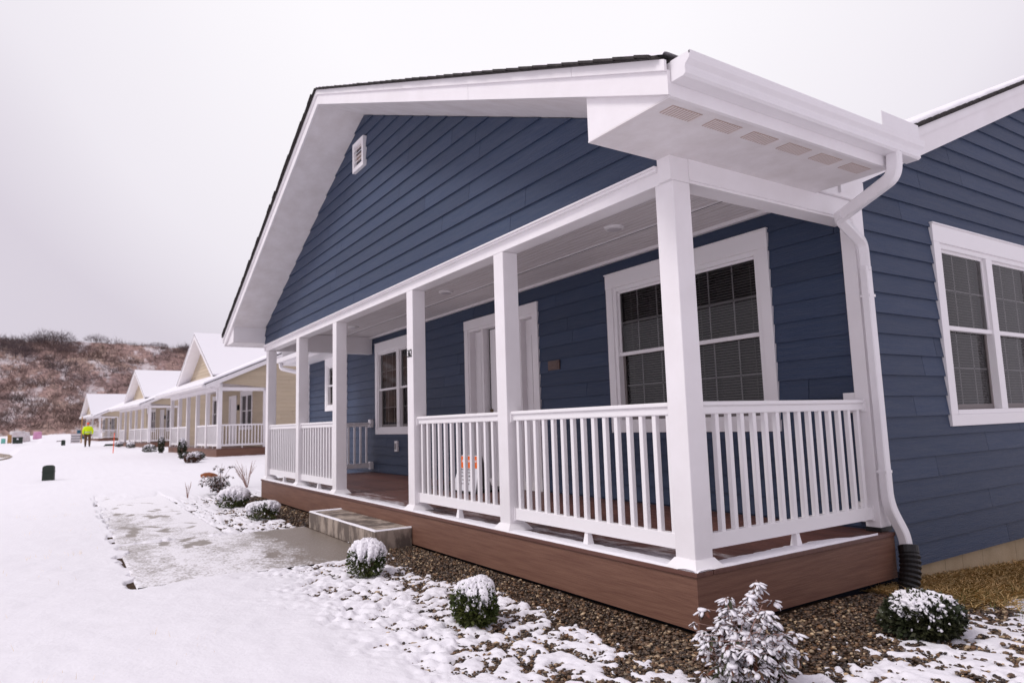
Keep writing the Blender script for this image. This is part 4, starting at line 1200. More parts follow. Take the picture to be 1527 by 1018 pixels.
    for s in (-1, 1):
        ae = gc + s * gh
        f2.prism([(gc, zr - .05), (ae, ze - .05), (ae, ze - .24), (gc, zr - .24)], gfront - .3, gfront - .27, 'y')
        f2.prism([(gc, zr - .22), (ae, ze - .22), (ae, ze - .24), (gc, zr - .24)], gfront - .27, gfront + .25, 'y')
    f2.build('rake_fascia', M['white'], h)
    gs = MB(lambda s, o, z: T(s, gfront + .22 - o, z)); gsb = MB(lambda s, o, z: T(s, gfront + .22 - o, z))
    siding(gs, gsb, 2.7, zr - .24, lambda z: (gc - (zr - .24 - z) / sl_, gc + (zr - .24 - z) / sl_), (), zoff=2.7, seed=8)
    gs.build('gable_wall', M[wall], h, fixn=False); gsb.build('wall_backing', M['gap'], h, fixn=False)
    b = MB(lambda s, o, z: T(s, gfront + .22 - o, z)); b.box(gc - .16, gc + .16, .01, .05, zr - 1.1, zr - .75); b.build('gable_vent', M['vinyl'], h)
    return h
neighbour((-26.2, 2.02, .2), math.radians(4), 9.3, [.05, 1.95, 3.71, 5.54, 7.31, 9.1], 'tan house with snowy gabled roof and white porch, next door to the blue house', (5.75, 3.65, 5.25, 3.05), deck_open=2)
neighbour((-48.1, 1.55, .29), math.radians(6), 10.4, [.05, 2.2, 4.3, 6.3, 8.2, 10.2], 'tan house in the middle of the row, behind the orange marker stake', (6.6, 3.8, 5.25, 3.10), deck_open=3)
neighbour((-86.5, .14, .53), math.radians(8), 8.0, [.05, 4.2, 7.8], 'farthest pale house, past the person in the yellow jacket', (5.0, 3.4, 5.15, 2.7), gfront=-.2, deck_open=9)

# ------------------------------------------------------------------ hill
def hill_z(x, y):
    """rises beyond the street"""
    t = np.clip((-x - 150 + 10 * (fbm(y * .02, x * 0, 101, 2) - .5)) / 118.0, 0, 1)
    top = 33.0 + 4.0 * (fbm(y * .012 + 3, y * 0, 7, 2) - .5) + np.clip(-y - 18, 0, 60) * .10 - np.clip(y - 10, 0, 200) * .02
    prof = t ** 1.05
    z = 1.3 + (top - 1.3) * prof
    z = z + (fbm(x * .05, y * .05, 111, 4) - .5) * 5.5 * np.sin(np.clip(t, 0, 1) * math.pi) ** .7
    z = z + np.clip(-x - 268, 0, 200) * .012
    return z
def build_hill():
    xs = np.concatenate([np.arange(-600, -290, 12.), np.arange(-290, -140, 1.2)]); ys = np.arange(-150, 320, 1.6)
    X, Y = np.meshgrid(xs, ys, indexing='ij')
    Z = hill_z(X, Y) + (fbm(X * .4, Y * .4, 120, 3) - .5) * .8 * sstep(-150, -160, X)
    Z = np.where(X > -149, 0.9, Z)
    me = grid_mesh(xs, ys, Z, 'hill')
    m = bpy.data.materials.new('brushy_hillside'); m.use_nodes = True
    t = m.node_tree; b = t.nodes['Principled BSDF']; b.inputs['Roughness'].default_value = .95; b.inputs['Specular IOR Level'].default_value = .05
    co = t.nodes.new('ShaderNodeTexCoord')
    def noise(s, d=6, r=.6, mp=(1, 1, 1)):
        mpn = t.nodes.new('ShaderNodeMapping'); mpn.inputs['Scale'].default_value = mp
        n = t.nodes.new('ShaderNodeTexNoise'); n.inputs['Scale'].default_value = s; n.inputs['Detail'].default_value = d; n.inputs['Roughness'].default_value = r
        t.links.new(co.outputs['Object'], mpn.inputs[0]); t.links.new(mpn.outputs[0], n.inputs['Vector']); return n
    n1 = noise(.055, 6, .65, (.3, 1, .4)); n2 = noise(.16, 9, .72, (.30, 1, .4)); n3 = noise(1.0, 6, .75, (.35, 1, 1))
    r1 = t.nodes.new('ShaderNodeValToRGB')
    el = r1.color_ramp.elements; el[0].position = .34; el[0].color = (.17, .125, .13, 1); el[1].position = .66; el[1].color = (.37, .27, .225, 1)  # slope tones lightened so the colour carries the haze of distance
    k = el.new(.5); k.color = (.30, .20, .185, 1)
    t.links.new(n1.outputs['Fac'], r1.inputs[0])
    mrd = t.nodes.new('ShaderNodeMapRange'); mrd.inputs[1].default_value = .35; mrd.inputs[2].default_value = .65; mrd.inputs[3].default_value = .45; mrd.inputs[4].default_value = 1.5
    t.links.new(n3.outputs['Fac'], mrd.inputs[0])
    sc = t.nodes.new('ShaderNodeVectorMath'); sc.operation = 'SCALE'; t.links.new(r1.outputs[0], sc.inputs[0]); t.links.new(mrd.outputs[0], sc.inputs['Scale'])
    mr = t.nodes.new('ShaderNodeMapRange'); mr.inputs[1].default_value = .51; mr.inputs[2].default_value = .60; mr.inputs[4].default_value = .65
    t.links.new(n2.outputs['Fac'], mr.inputs[0])
    x = t.nodes.new('ShaderNodeMix'); x.data_type = 'RGBA'; x.inputs[7].default_value = (.70, .66, .70, 1)
    t.links.new(mr.outputs[0], x.inputs[0]); t.links.new(sc.outputs[0], x.inputs[6]); t.links.new(x.outputs[2], b.inputs['Base Color'])
    link('hill', me, m, props={'kind': 'structure'})
build_hill()

def twigs(rng, n, h, spread, w, lean=.5, fork=3):
    """flat-sided twig triangles: returns co (n*?,3), faces"""
    base = rng.normal(0, spread * .25, (n, 3)); base[:, 2] = rng.uniform(0, h * .25, n)
    d = rng.normal(0, lean, (n, 3)); d[:, 2] = 1; d /= np.linalg.norm(d, axis=1)[:, None]
    ln = h * rng.uniform(.4, 1, n); tip = base + d * ln[:, None]
    sd_ = np.cross(d, rng.normal(size=(n, 3))); sd_ /= np.linalg.norm(sd_, axis=1)[:, None]; sd_ *= w
    co = np.stack([base - sd_, base + sd_, tip], 1).reshape(-1, 3)
    return co, np.arange(3 * n).reshape(-1, 3)

def build_brush():
    r = np.random.default_rng(17); cos = []; fs = []; ts = []; n0 = 0
    N = 5200
    x = -152 - r.random(N) ** .9 * 116; y = r.uniform(-75, 75, N)
    dens = fbm(x * .035, y * .035, 202, 3)
    keep = r.random(N) < np.clip((dens - .28) * 3.0, .15, 1)
    x, y, dens = x[keep], y[keep], dens[keep]
    z = hill_z(x, y)
    for i in range(len(x)):
        big = r.random() < .16
        h = r.uniform(1.0, 2.2) * (1.9 if big else 1); n = 34 if big else 16
        co, f = twigs(r, n, h, h * 1.5, .055 if big else .06, .75)
        cos.append(co + (x[i], y[i], z[i] - .1)); fs.append(f + n0); n0 += len(co)
        tn = np.clip((.15 if big else .55) + r.normal(0, .18), 0, 1); ts.append(np.full(len(co), tn))
    me = raw_mesh('hillside_brush', np.concatenate(cos), np.concatenate(fs), 3, np.concatenate(ts))
    link('hillside_brush', me, M['brushm'], props={'kind': 'stuff'})
build_brush()

def far_tree(x, y, h, spread, seed, label, group='bare trees on the hillside'):
    z = float(hill_z(np.array(x), np.array(y))) - .3
    t = empty('bare_tree', label, 'tree', (x, y, z), 0, group)
    rg = np.random.default_rng(seed)
    b = MB(); b.tube([(0, 0, 0), (rg.normal(0, .1), rg.normal(0, .1), h * .3), (rg.normal(0, .2), rg.normal(0, .2), h * .6)], [h * .03, h * .022, h * .01], 6)
    for k in range(7):
        a = rg.uniform(0, 6.28); z0 = h * rg.uniform(.12, .45); l = spread * rg.uniform(.35, .6)
        b.tube([(0, 0, z0), (math.cos(a) * l * .5, math.sin(a) * l * .5, z0 + h * .18), (math.cos(a) * l, math.sin(a) * l, z0 + h * .4)], [h * .014, h * .009, h * .004], 5)
    b.build('trunk', M['bark'], t)
    n = 620
    a = rg.uniform(0, 6.28, n); rr = spread * .62 * np.sqrt(rg.random(n)); zz = h * (.16 + .66 * rg.random(n) * np.sqrt(np.clip(1 - (rr / (spread * .66)) ** 2, .05, 1)) + .10 * rg.random(n))
    base = np.stack([np.cos(a) * rr, np.sin(a) * rr, zz], -1)
    d = base * (1, 1, .0); d[:, 2] = spread * .55; d /= np.linalg.norm(d, axis=1)[:, None]; d += rg.normal(0, .35, (n, 3)); ln = h * rg.uniform(.08, .2, n)
    tip = base + d * ln[:, None]; sd_ = np.cross(d, rg.normal(size=(n, 3))); sd_ /= np.linalg.norm(sd_, axis=1)[:, None]; sd_ *= .04
    co = np.stack([base - sd_, base + sd_, tip], 1).reshape(-1, 3)
    link('crown', raw_mesh('crown', co, np.arange(3 * n).reshape(-1, 3), 3), M['bark'], t)
# (pixel column across the ridge, distance back, height, spread)
def ridge_y(u, x):
    # column u of the photograph's ridge expressed as a bearing from the viewpoint
    k = (u - 763.5) / 1016.16; kv = (509 - 520) / 1016.16
    d = cf + cr * k + cu * kv
    return CAM.y + d.y * (x - CAM.x) / d.x
TREES = [(4, -248, 7.5, 7), (18, -252, 6.5, 6), (30, -246, 6, 6), (44, -255, 7, 6), (56, -258, 6, 5), (66, -262, 8.5, 7), (80, -260, 8, 7), (91, -264, 7.5, 7), (101, -258, 6, 6), (24, -238, 7.5, 6), (38, -236, 8, 6), (86, -246, 6, 8), (143, -266, 5.5, 7), (236, -268, 3.2, 6), (282, -258, 5, 6), (128, -250, 4, 8), (80, -212, 7, 11), (100, -206, 7, 10), (70, -196, 5, 9), (170, -212, 5, 9), (128, -198, 5, 8)]
for i, (u, x, h, s) in enumerate(TREES):
    y = ridge_y(u, x)
    if x < -230: nm = {12: 'lone small bare tree on the hill crest, clear of the larger clump', 13: 'low bare bush on the crest above the nearer snowy roofs', 14: 'small bare tree just below the crest beside the tallest snowy gable'}.get(i, 'bare grey tree in the thicket along the left hill crest')
    else: nm = 'wide dark bare thicket tree halfway down the brushy slope'
    far_tree(x, y, h * .66, s * .85, 300 + i, nm)

# ------------------------------------------------------------------ shrubs
LEAF = (np.array([(0, 0, 0), (.5, .28, .04), (1, 0, 0), (.5, -.28, .04)]), np.array([(0, 1, 2, 3)]))
def leaf_cloud(rng, pos, nrm, size, tone=None, droop=0, width=1.0):
    n = len(pos)
    d = nrm + rng.normal(0, .55, (n, 3)); d[:, 2] -= droop; d /= np.linalg.norm(d, axis=1)[:, None]
    s = np.cross(d, rng.normal(size=(n, 3))); s /= np.linalg.norm(s, axis=1)[:, None]; u = np.cross(s, d)
    R_ = np.stack([d, s, u], -1)
    v = LEAF[0][None] * np.array([1, width, 1]) * size[:, None, None]
    co = np.einsum('nij,nkj->nki', R_, v) + pos[:, None, :]
    fa = LEAF[1][None] + (np.arange(n) * 4)[:, None, None]
    t = np.repeat(tone if tone is not None else rng.random(n), 4)
    return co.reshape(-1, 3), fa.reshape(-1, 4), t
def lumpy(rng, dirs, k=9, amp=.18):
    c = rng.normal(size=(k, 3)); c /= np.linalg.norm(c, axis=1)[:, None]
    a = rng.uniform(-amp, amp, k)
    return 1 + (np.exp(-((1 - dirs @ c.T) * 5)) * a).sum(1)
def ball_shrub(name, label, x, y, rx, h, seed, m='leafg', snow=1.0, clumps=1.0, leaf=.022, n=4200, cone=0.0, group=None, snow_low=.25):
    rng = np.random.default_rng(seed)
    t = empty(name, label, 'shrub', (x, y, gz(x, y) + .0), 0, group)
    d = rng.normal(size=(n, 3)); d /= np.linalg.norm(d, axis=1)[:, None]
    lum = lumpy(np.random.default_rng(seed), d, 14, .24)
    rad = lum * (1 - .55 * rng.random(n) ** 2.2) * np.where(d[:, 2] > .45, .93, 1.0)
    def shape(d, rad):
        z = h * .5 + d[:, 2] * h * .52 * rad
        w = rx * rad * (1.0 + .16 * np.abs(d[:, 2]) * (d[:, 2] < .8)) * (.97 - .06 * d[:, 2]) * (1 - cone * np.clip(z / h, 0, 1))
        return np.stack([d[:, 0] * w, d[:, 1] * w, z], -1)
    pos = shape(d, rad)
    keep = pos[:, 2] > .01
    co, fa, tn = leaf_cloud(rng, pos[keep], d[keep] + (0, 0, .5), leaf * rng.uniform(.6, 1.3, keep.sum()), width=.9)
    link('foliage', raw_mesh('foliage', co, fa, 4, tn), M[m], t)
    b = MB()
    for k in range(7):
        a = rng.uniform(0, 6.28); b.tube([(0, 0, -.02), (math.cos(a) * rx * .25, math.sin(a) * rx * .25, h * .35), (math.cos(a) * rx * .5, math.sin(a) * rx * .5, h * .7)], [.008, .006, .003], 5)
    b.build('stem', M['twig'], t)
    # snow draped over the crown: one thick sheet with holes and tongues, plus small clumps on the leaf tips
    NT, NP = 90, 150
    th = np.linspace(.001, 1.9, NT); ph = np.linspace(0, 2 * math.pi, NP)
    TH, PH = np.meshgrid(th, ph, indexing='ij')
    dd = np.stack([np.sin(TH) * np.cos(PH), np.sin(TH) * np.sin(PH), np.cos(TH)], -1).reshape(-1, 3)
    qx, qy, qz = dd.T
    nz_ = fbm(qx * 5 + qz * 3 + 9, qy * 5 - qz * 2 + seed, seed, 4, .6) - .5
    az = np.arctan2(qy, qx); tong = fbm(np.cos(az) * 4 + 7, np.sin(az) * 4 + seed, seed + 4, 3, .6) - .5
    fld = (qz - (.34 - .5 * (snow - 1))) * 1.5 + nz_ * 2.6 + tong * 1.3
    thick = (.034 * (1 - np.exp(-np.clip(fld, 0, 9) * 3.5)) - .02 * np.clip(-fld * 4, 0, 1)) * (rx / .16)
    lum0 = lumpy(np.random.default_rng(seed), dd, 14, .24)
    lf_ = 1 + .10 * (fbm(qx * 9 + 3, qy * 9 + qz * 9, seed + 8, 3) - .5) * 2
    pp = shape(dd, lum0 * .97 * lf_ + thick / rx)
    ii = (np.arange(NT - 1)[:, None] * NP + np.arange(NP - 1)[None]).reshape(-1)
    fc_ = np.stack([ii, ii + NP, ii + NP + 1, ii + 1], -1)
    fc_ = fc_[(fld[fc_] > -.22).any(1)]
    link('snow_cover', raw_mesh('snow_cover', pp, fc_, 4, None, True), M['snow'], t)
    ns = int(210 * (rx / .17) ** 1.3 * max(snow, .2) * clumps)
    d = rng.normal(size=(ns * 3, 3)); d /= np.linalg.norm(d, axis=1)[:, None]
    k = (d[:, 2] > .05 + .25 * rng.random(len(d))) | (rng.random(len(d)) < .22)
    d = d[k & (d[:, 2] > -.5)][:ns]
    pos = shape(d, lumpy(np.random.default_rng(seed), d, 14, .24) * rng.uniform(.94, 1.07, len(d)))
    s = rng.uniform(.006, .013, len(d)) * (rx / .17) ** .7
    scl = np.stack([s * rng.uniform(.9, 1.9, len(d)), s * rng.uniform(.7, 1.1, len(d)), s * .6], -1)
    a = np.arctan2(pos[:, 1], pos[:, 0]); c, sn = np.cos(a), np.sin(a); zz = np.zeros(len(d)); o1 = np.ones(len(d))
    tl = np.clip(1 - d[:, 2], 0, 1.2) * .9; ct, st_ = np.cos(tl), np.sin(tl)
    rz = np.stack([np.stack([c, -sn, zz], -1), np.stack([sn, c, zz], -1), np.stack([zz, zz, o1], -1)], 1)
    ry = np.stack([np.stack([ct, zz, st_], -1), np.stack([zz, o1, zz], -1), np.stack([-st_, zz, ct], -1)], 1)
    co, fa, tn = scatter(ICO1, pos, scl, np.einsum('nij,njk->nik', rz, ry), .14, rng)
    link('snow_clumps', raw_mesh('snow_clumps', co, fa, 3, tn, True), M['snow'], t)
    return t
ball_shrub('boxwood_shrub', 'round snow-capped evergreen shrub beside the concrete step', -2.69, -.86, .14, .265, 5, snow=1.12, group='clipped evergreen shrubs in the gravel bed')
ball_shrub('juniper_shrub', 'snow-draped conical evergreen shrub in front of the near railing', -.97, -.84, .14, .255, 6, snow=1.12, cone=.2, leaf=.03, n=4600, group='clipped evergreen shrubs in the gravel bed')
ball_shrub('evergreen_shrub', 'dark evergreen shrub with clumpy snow at the foot of the black drain pipe', .72, .93, .175, .22, 8, m='leafd', snow=.25, clumps=6.0, leaf=.034, n=5200, group='clipped evergreen shrubs in the gravel bed')
ball_shrub('evergreen_shrub', 'small snowy round shrub nearest the far side of the step', -7.02, -.66, .19, .25, 9, m='leafg', snow=1.15, leaf=.03, n=1800, group='clipped evergreen shrubs in the gravel bed')
ball_shrub('evergreen_shrub', 'small snowy green shrub between the leafy nandina and the step', -8.92, -.66, .20, .28, 10, m='leafg', snow=.95, leaf=.035, n=1800, group='clipped evergreen shrubs in the gravel bed')

def nandina(label, x, y, R_, H, seed, stems=26, leaves=40, size=.046, green=.35, tilt=(0, 0), snowk=1.0):
    rng = np.random.default_rng(seed)
    t = empty('nandina_shrub', label, 'shrub', (x, y, gz(x, y)), 0, 'nandina shrubs')
    b = MB(); P = []; D = []
    for k in range(stems):
        a = rng.uniform(0, 6.28); r_ = R_ * math.sqrt(rng.random()); hh = H * (1 - .38 * (r_ / R_) ** 2) * rng.uniform(.72, 1.05)
        if k < 4: r_ *= .9; hh = H * rng.uniform(1.02, 1.22)
        e_ = Vector((math.cos(a) * r_ + tilt[0] * hh, math.sin(a) * r_ + tilt[1] * hh, hh)); m_ = Vector((e_.x * .35, e_.y * .35, hh * .62))
        pts = [Vector((e_.x * .08, e_.y * .08, -.02)), m_, e_]
        b.tube(pts, [.005, .0035, .0016], 5)
        nl = max(2, int(leaves / 7 * (.4 if k < 4 else 1)))
        for i in range(nl):
            tt = rng.uniform(.34, 1.04) if k >= 4 else rng.uniform(.80, 1.04)
            c = np.array(pts[0] * (1 - tt) ** 2 + pts[1] * 2 * tt * (1 - tt) + pts[2] * tt * tt)
            off = rng.normal(0, .05 if k >= 4 else .025, 3); off[2] = -abs(off[2]) * .4 + .012
            q = c + off; az0 = math.atan2(off[1] + math.sin(a) * .03, off[0] + math.cos(a) * .03)
            b.tube([tuple(c), tuple(q)], [.0016, .0011], 4)
            for w_ in range(8):                       # one spray of drooping leaflets
                az1 = az0 + (w_ - 3.5) * .62 + rng.normal(0, .2)
                st0 = q + np.array([math.cos(az1), math.sin(az1), 0]) * rng.uniform(0, .012) - np.array([0, 0, rng.uniform(0, .014)])
                P.append(st0); D.append(np.array([math.cos(az1), math.sin(az1), -rng.uniform(.25, 1.3)]))
    b.build('stem', M['redtwig'], t)
    P = np.array(P); D = np.array(D); P[:, 2] = np.maximum(P[:, 2], .02)
    n = len(P)
    sz = size * rng.uniform(.6, 1.25, n)
    d = D + rng.normal(0, .15, (n, 3)); d /= np.linalg.norm(d, axis=1)[:, None]
    s_ = np.cross(d, np.array([0, 0, 1.])); s_ /= (np.linalg.norm(s_, axis=1)[:, None] + 1e-6); u = np.cross(s_, d); u *= np.sign(u[:, 2:3] + 1e-9)
    Rm = np.stack([d, s_, u], -1)
    v = np.array([(0, 0, 0), (.35, .16, 0), (.7, .13, 0), (1, 0, 0), (.7, -.13, 0), (.35, -.16, 0)])
    co = np.einsum('nij,nkj->nki', Rm, v[None] * sz[:, None, None]) + P[:, None]
    fa = np.arange(n * 6).reshape(n, 6)
    red = rng.random(n) > green
    def sub(mask, nm, m):
        c = co[mask].reshape(-1, 3); k = mask.sum(); link(nm, raw_mesh(nm, c, np.arange(k * 6).reshape(k, 6), 6, np.repeat(rng.random(k), 6)), m, t)
    sub(red, 'red_leaf', M['leafr']); sub(~red, 'green_leaf', M['leafd'])
    # snow lying along each leaf
    k = rng.random(n) < np.clip(.36 + .62 * P[:, 2] / H, 0, .90) * snowk
    c = P[k] + d[k] * sz[k, None] * .5 + u[k] * .003
    sc = np.stack([sz[k] * .47 * rng.uniform(.7, 1.05, k.sum()), sz[k] * .20 * rng.uniform(.7, 1.4, k.sum()), np.full(k.sum(), .0036) * rng.uniform(.6, 1.5, k.sum())], -1)
    co2, fa2, tn = scatter(ICO1, c, sc, Rm[k], .05, rng)
    kb = rng.random(n) < .05 * snowk * (P[:, 2] > .35 * H)
    cb = P[kb] + (0, 0, .006); nb = int(kb.sum()); sb_ = rng.uniform(.010, .024, nb)
    co3, fa3, _ = scatter(ICO2, cb, np.stack([sb_ * rng.uniform(.9, 1.5, nb), sb_, sb_ * .42], -1), None, .09, rng)
    fa3 = fa3 + len(co2); co2 = np.concatenate([co2, co3]); fa2 = np.concatenate([fa2, fa3]); tn = None
    link('snow_cover', raw_mesh('snow_cover', co2, fa2, 3, tn, True), M['snow'], t)
    return t
nandina('snow-laden nandina with drooping red-tinged leaves at the near corner of the deck', .63, -.44, .172, .37, 31, stems=52, leaves=64, tilt=(.02, .08))
nandina('leafy snowy nandina at the far end of the bed, beside bare twigs', -11.34, -.45, .30, .50, 32, stems=26, leaves=44, size=.055, green=.55, snowk=.42)

def twig_bush(name, label, x, y, h, n, seed, m, spread=.5, cat='shrub', group=None):
    rng = np.random.default_rng(seed)
    b = MB(lambda a, c, z: (a, c, z))
    for k in range(n):
        a = rng.uniform(0, 6.28); r_ = spread * h * rng.uniform(.2, 1); hh = h * rng.uniform(.55, 1)
        p1 = Vector((math.cos(a) * r_ * .4, math.sin(a) * r_ * .4, hh * .5)); p2 = Vector((math.cos(a) * r_, math.sin(a) * r_, hh))
        b.tube([(0, 0, 0), p1, p2], [.006, .004, .002], 4)
        for q in range(2):
            a2 = a + rng.normal(0, .7); e_ = p1 + Vector((math.cos(a2) * r_ * .5, math.sin(a2) * r_ * .5, hh * rng.uniform(.25, .45))); b.tube([p1, e_], [.003, .0015], 4)
    o_ = b.build(name, m, None, loc=None); o_.location = (x, y, gz(x, y) - .01)
    return tag(o_, label, cat, group)
twig_bush('bare_shrub', 'bare leafless twiggy shrub between the deck end and the neighbouring porch', -12.4, .26, .62, 15, 41, M['redtwig'])
twig_bush('dry_stalks', 'few dry upright stalks poking through snow left of the nandina', -11.0, -1.06, .34, 5, 42, M['redtwig'], .25, 'plant')

# rusty rock behind the nandina
def rock(name, label, x, y, sx, sy, sz, seed, m, cat='rock'):
    rng = np.random.default_rng(seed)
    v, f = ICO2; v = v * (1 + rng.normal(0, .07, (len(v), 1))) * (sx, sy, sz)
    t = empty(name, label, cat, (x, y, gz(x, y)))
    link('rock_body', raw_mesh('rock_body', v, f, 3, None, False), m, t)
    k = v.copy(); k[:, 2] = np.maximum(k[:, 2] * 1.04 + .012, sz * .45)
    k[:, :2] *= np.where((k[:, 2:3] > sz * .5), .96, .9)
    link('snow_cover', raw_mesh('snow_cover', k * (1, 1, 1), f, 3, None, True), M['snow'], t) if seed % 2 else None
    return t
rock('rock', 'low rust-brown rock lying in the snow behind the far nandina', -17, .28, .34, .22, .13, 50, M['rust'])

# plants round the neighbours' decks
for (x, y, s, lb, sd_, snw) in ((-24.2, .9, .34, 'snowy brown shrub by the near corner of the next-door tan porch', 61, .7), (-25.6, 1.25, .3, 'low snow-dusted shrub against the next-door deck', 62, .9),
                          (-26.3, 1.0, .28, 'small snowy shrub along the next-door deck front', 63, .9), (-37.5, .72, .42, 'dark shrub past the left end of the next-door deck', 64, .4),
                          (-49.5, .75, .4, 'white snow-covered round shrub before the middle tan house', 65, 1.6), (-54.0, .3, .4, 'snow-covered round shrub further along the middle tan house', 66, 1.6)):
    ball_shrub('evergreen_shrub', lb, x, y, s * .72, s * .95, sd_, m='leafr' if sd_ in (61,) else 'leafd', snow=snw * .6, leaf=.07, n=900, group='shrubs by the neighbouring porches')
for (x, y, h, lb, sd_) in ((-27.3, .95, .72, 'slim dark upright evergreen in front of the next-door deck', 71), (-34.6, .98, .78, 'slim dark upright evergreen at the left end of the next-door deck', 72)):
    ball_shrub('upright_evergreen', lb, x, y, .11, h, sd_, m='leafd', snow=.15, leaf=.08, n=900, group='shrubs by the neighbouring porches')

# ------------------------------------------------------------------ dry grass on the right
def grass():
    xs = np.arange(-.14, 1.6, .03); ys = np.arange(1.80, 7.0, .03); X, Y = np.meshgrid(xs, ys, indexing='ij')
    Z = ground_z(X, Y) - .006 + .012 * fbm(X * 14, Y * 14, 130, 3) - .05 * (Y < 1.95 + .25 * fbm(X * 5, Y * 5, 131, 2)) * 1.0
    link('lawn', grid_mesh(xs, ys, Z, 'lawn'), mat('matted_straw_lawn', (.85, .64, .35), .95, .1, (60, .5, .006), (18, (.62, .46, .22), 1)), props={'kind': 'structure'})
    rng = np.random.default_rng(81)
    n = 22000
    x = rng.uniform(-.10, 1.1, n); y = rng.uniform(1.72, 6.0, n)
    f = snow_field(x, y)
    keep = (f < .35) & (rng.random(n) < 1) & ~((y < 2.0) & (x > .25 + .4 * rng.random(n)))
    x, y = x[keep], y[keep]; n = len(x)
    z = ground_z(x, y)
    a = rng.uniform(0, 6.28, n); lean = rng.uniform(.7, 1.5, n); L = rng.uniform(.05, .16, n)
    tip = np.stack([x + np.cos(a) * L * np.sin(lean), y + np.sin(a) * L * np.sin(lean), z + .010 + L * np.cos(lean).clip(.05, 1) * .35], -1)
    base = np.stack([x, y, z - .004], -1); mid = (base + tip) / 2 + (0, 0, .008)
    s_ = np.stack([-np.sin(a), np.cos(a), np.zeros(n)], -1) * .0024
    co = np.stack([base - s_, base + s_, mid + s_ * .8, tip, mid - s_ * .8], 1).reshape(-1, 3)
    me = raw_mesh('dry_grass', co, np.arange(n * 5).reshape(n, 5), 5, np.repeat(rng.random(n), 5))
    link('dry_grass', me, M['straw'], props={'kind': 'stuff'})
    # green blades through the thin snow
    n = 5200
    x = rng.uniform(.35, 2.2, n); y = rng.uniform(1.75, 4.6, n); f = snow_field(x, y)
    keep = (f > -.6); x, y = x[keep], y[keep]; n = len(x)
    z = ground_z(x, y); a = rng.uniform(0, 6.28, n); L = rng.uniform(.03, .075, n)
    tip = np.stack([x + np.cos(a) * L * .4, y + np.sin(a) * L * .4, z + .01 + L * .8], -1); base = np.stack([x, y, z], -1)
    s_ = np.stack([-np.sin(a), np.cos(a), np.zeros(n)], -1) * .0013
    co = np.stack([base - s_, base + s_, tip], 1).reshape(-1, 3)
    link('grass', raw_mesh('grass', co, np.arange(n * 3).reshape(n, 3), 3, np.repeat(rng.random(n), 3)), M['greengrass'], props={'kind': 'stuff'})
grass()
def grass_tips():
    rng = np.random.default_rng(91); n = 420
    cx, cy = rng.uniform(-14, 1.2, 60), rng.uniform(-5.5, -1.9, 60); k = rng.integers(0, 60, n)
    x = cx[k] + rng.normal(0, .10, n); y = cy[k] + rng.normal(0, .10, n)
    ok = ~in_walk(x, y, .03) & (np.hypot(x - 2.7, y + 2.95) > 1.2); x, y = x[ok], y[ok]; n = len(x)
    z = ground_z(x, y) + .005; a = rng.uniform(0, 6.28, n); L = rng.uniform(.03, .06, n)
    base = np.stack([x, y, z], -1); tip = base + np.stack([np.cos(a) * L * .5, np.sin(a) * L * .5, L], -1); w_ = np.stack([-np.sin(a), np.cos(a), 0 * a], -1) * .0013
    link('grass_tips', raw_mesh('grass_tips', np.stack([base - w_, base + w_, tip], 1).reshape(-1, 3), np.arange(n * 3).reshape(n, 3), 3, np.repeat(rng.random(n), 3)), M['straw'], props={'kind': 'stuff'})
grass_tips()

# ------------------------------------------------------------------ boxes, stake, yard things
def pedestal(label, x, y, w, d, h, rz, group='green utility pedestals', snow=False):
    t = empty('utility_pedestal', label, 'utility box', (x, y, gz(x, y) - .02), rz, group)
    b = MB()
    prof = [(-w / 2, 0), (w / 2, 0), (w / 2 * .98, h * .84)] + [(w / 2 * .98 * math.cos(a) ** .6 if math.cos(a) > 0 else 0, h * .84 + h * .16 * math.sin(a)) for a in np.linspace(.3, 1.57, 5)]
    prof += [(-p[0], p[1]) for p in prof[2:]][::-1]
    b.prism(prof, -d / 2, d / 2, 'y'); b.build('box_body', M['greenbox'], t, bevel=.02)
    b = MB(); b.box(-w / 2 - .01, w / 2 + .01, -d / 2 - .01, d / 2 + .01, h * .60, h * .62); b.build('lid_seam', M['greenbox'], t)
    return t
pedestal('dark green rounded utility pedestal standing in the open snow, the nearer one', -20.0, -3.29, .27, .22, .43, math.radians(80))
pedestal('small dark green utility pedestal further off, left of the person in yellow', -68.0, -3.07, .28, .25, .50, math.radians(80))
tb = empty('transformer_box', 'wide dark green transformer cabinet in front of the white tarped stack', 'utility box', (-88, -7.2, gz(-88, -7)), math.radians(90))
b = MB(); b.box(-.43, .43, -.35, .35, 0, .55); b.box(-.45, .45, -.37, .37, .55, .70); b.build('cabinet', M['greenbox'], tb, bevel=.03)
b = MB(); b.box(-.08, .08, -.385, -.371, .42, .58); b.build('warning_plate', M['signwhite'], tb)

# marker stake
b = MB(lambda x, y, z: (x, y, z)); b.tube([(0, 0, -.05), (.05, .03, 1.05)], [.022, .022], 6)
o_ = b.build('marker_stake', M['stake']); o_.location = (-38, -.87, gz(-38, -.87)); tag(o_, 'thin orange marker stake leaning slightly in the snow before the middle tan house', 'stake')
b = MB(); b.tube([(0, 0, 0), (0, 0, 2.6)], [.06, .05], 8); o_ = b.build('marker_pole', M['wood']); o_.location = (-78, -1.6, gz(-78, -1.6)); tag(o_, 'upright orange-brown pole rising behind the person in yellow', 'pole')

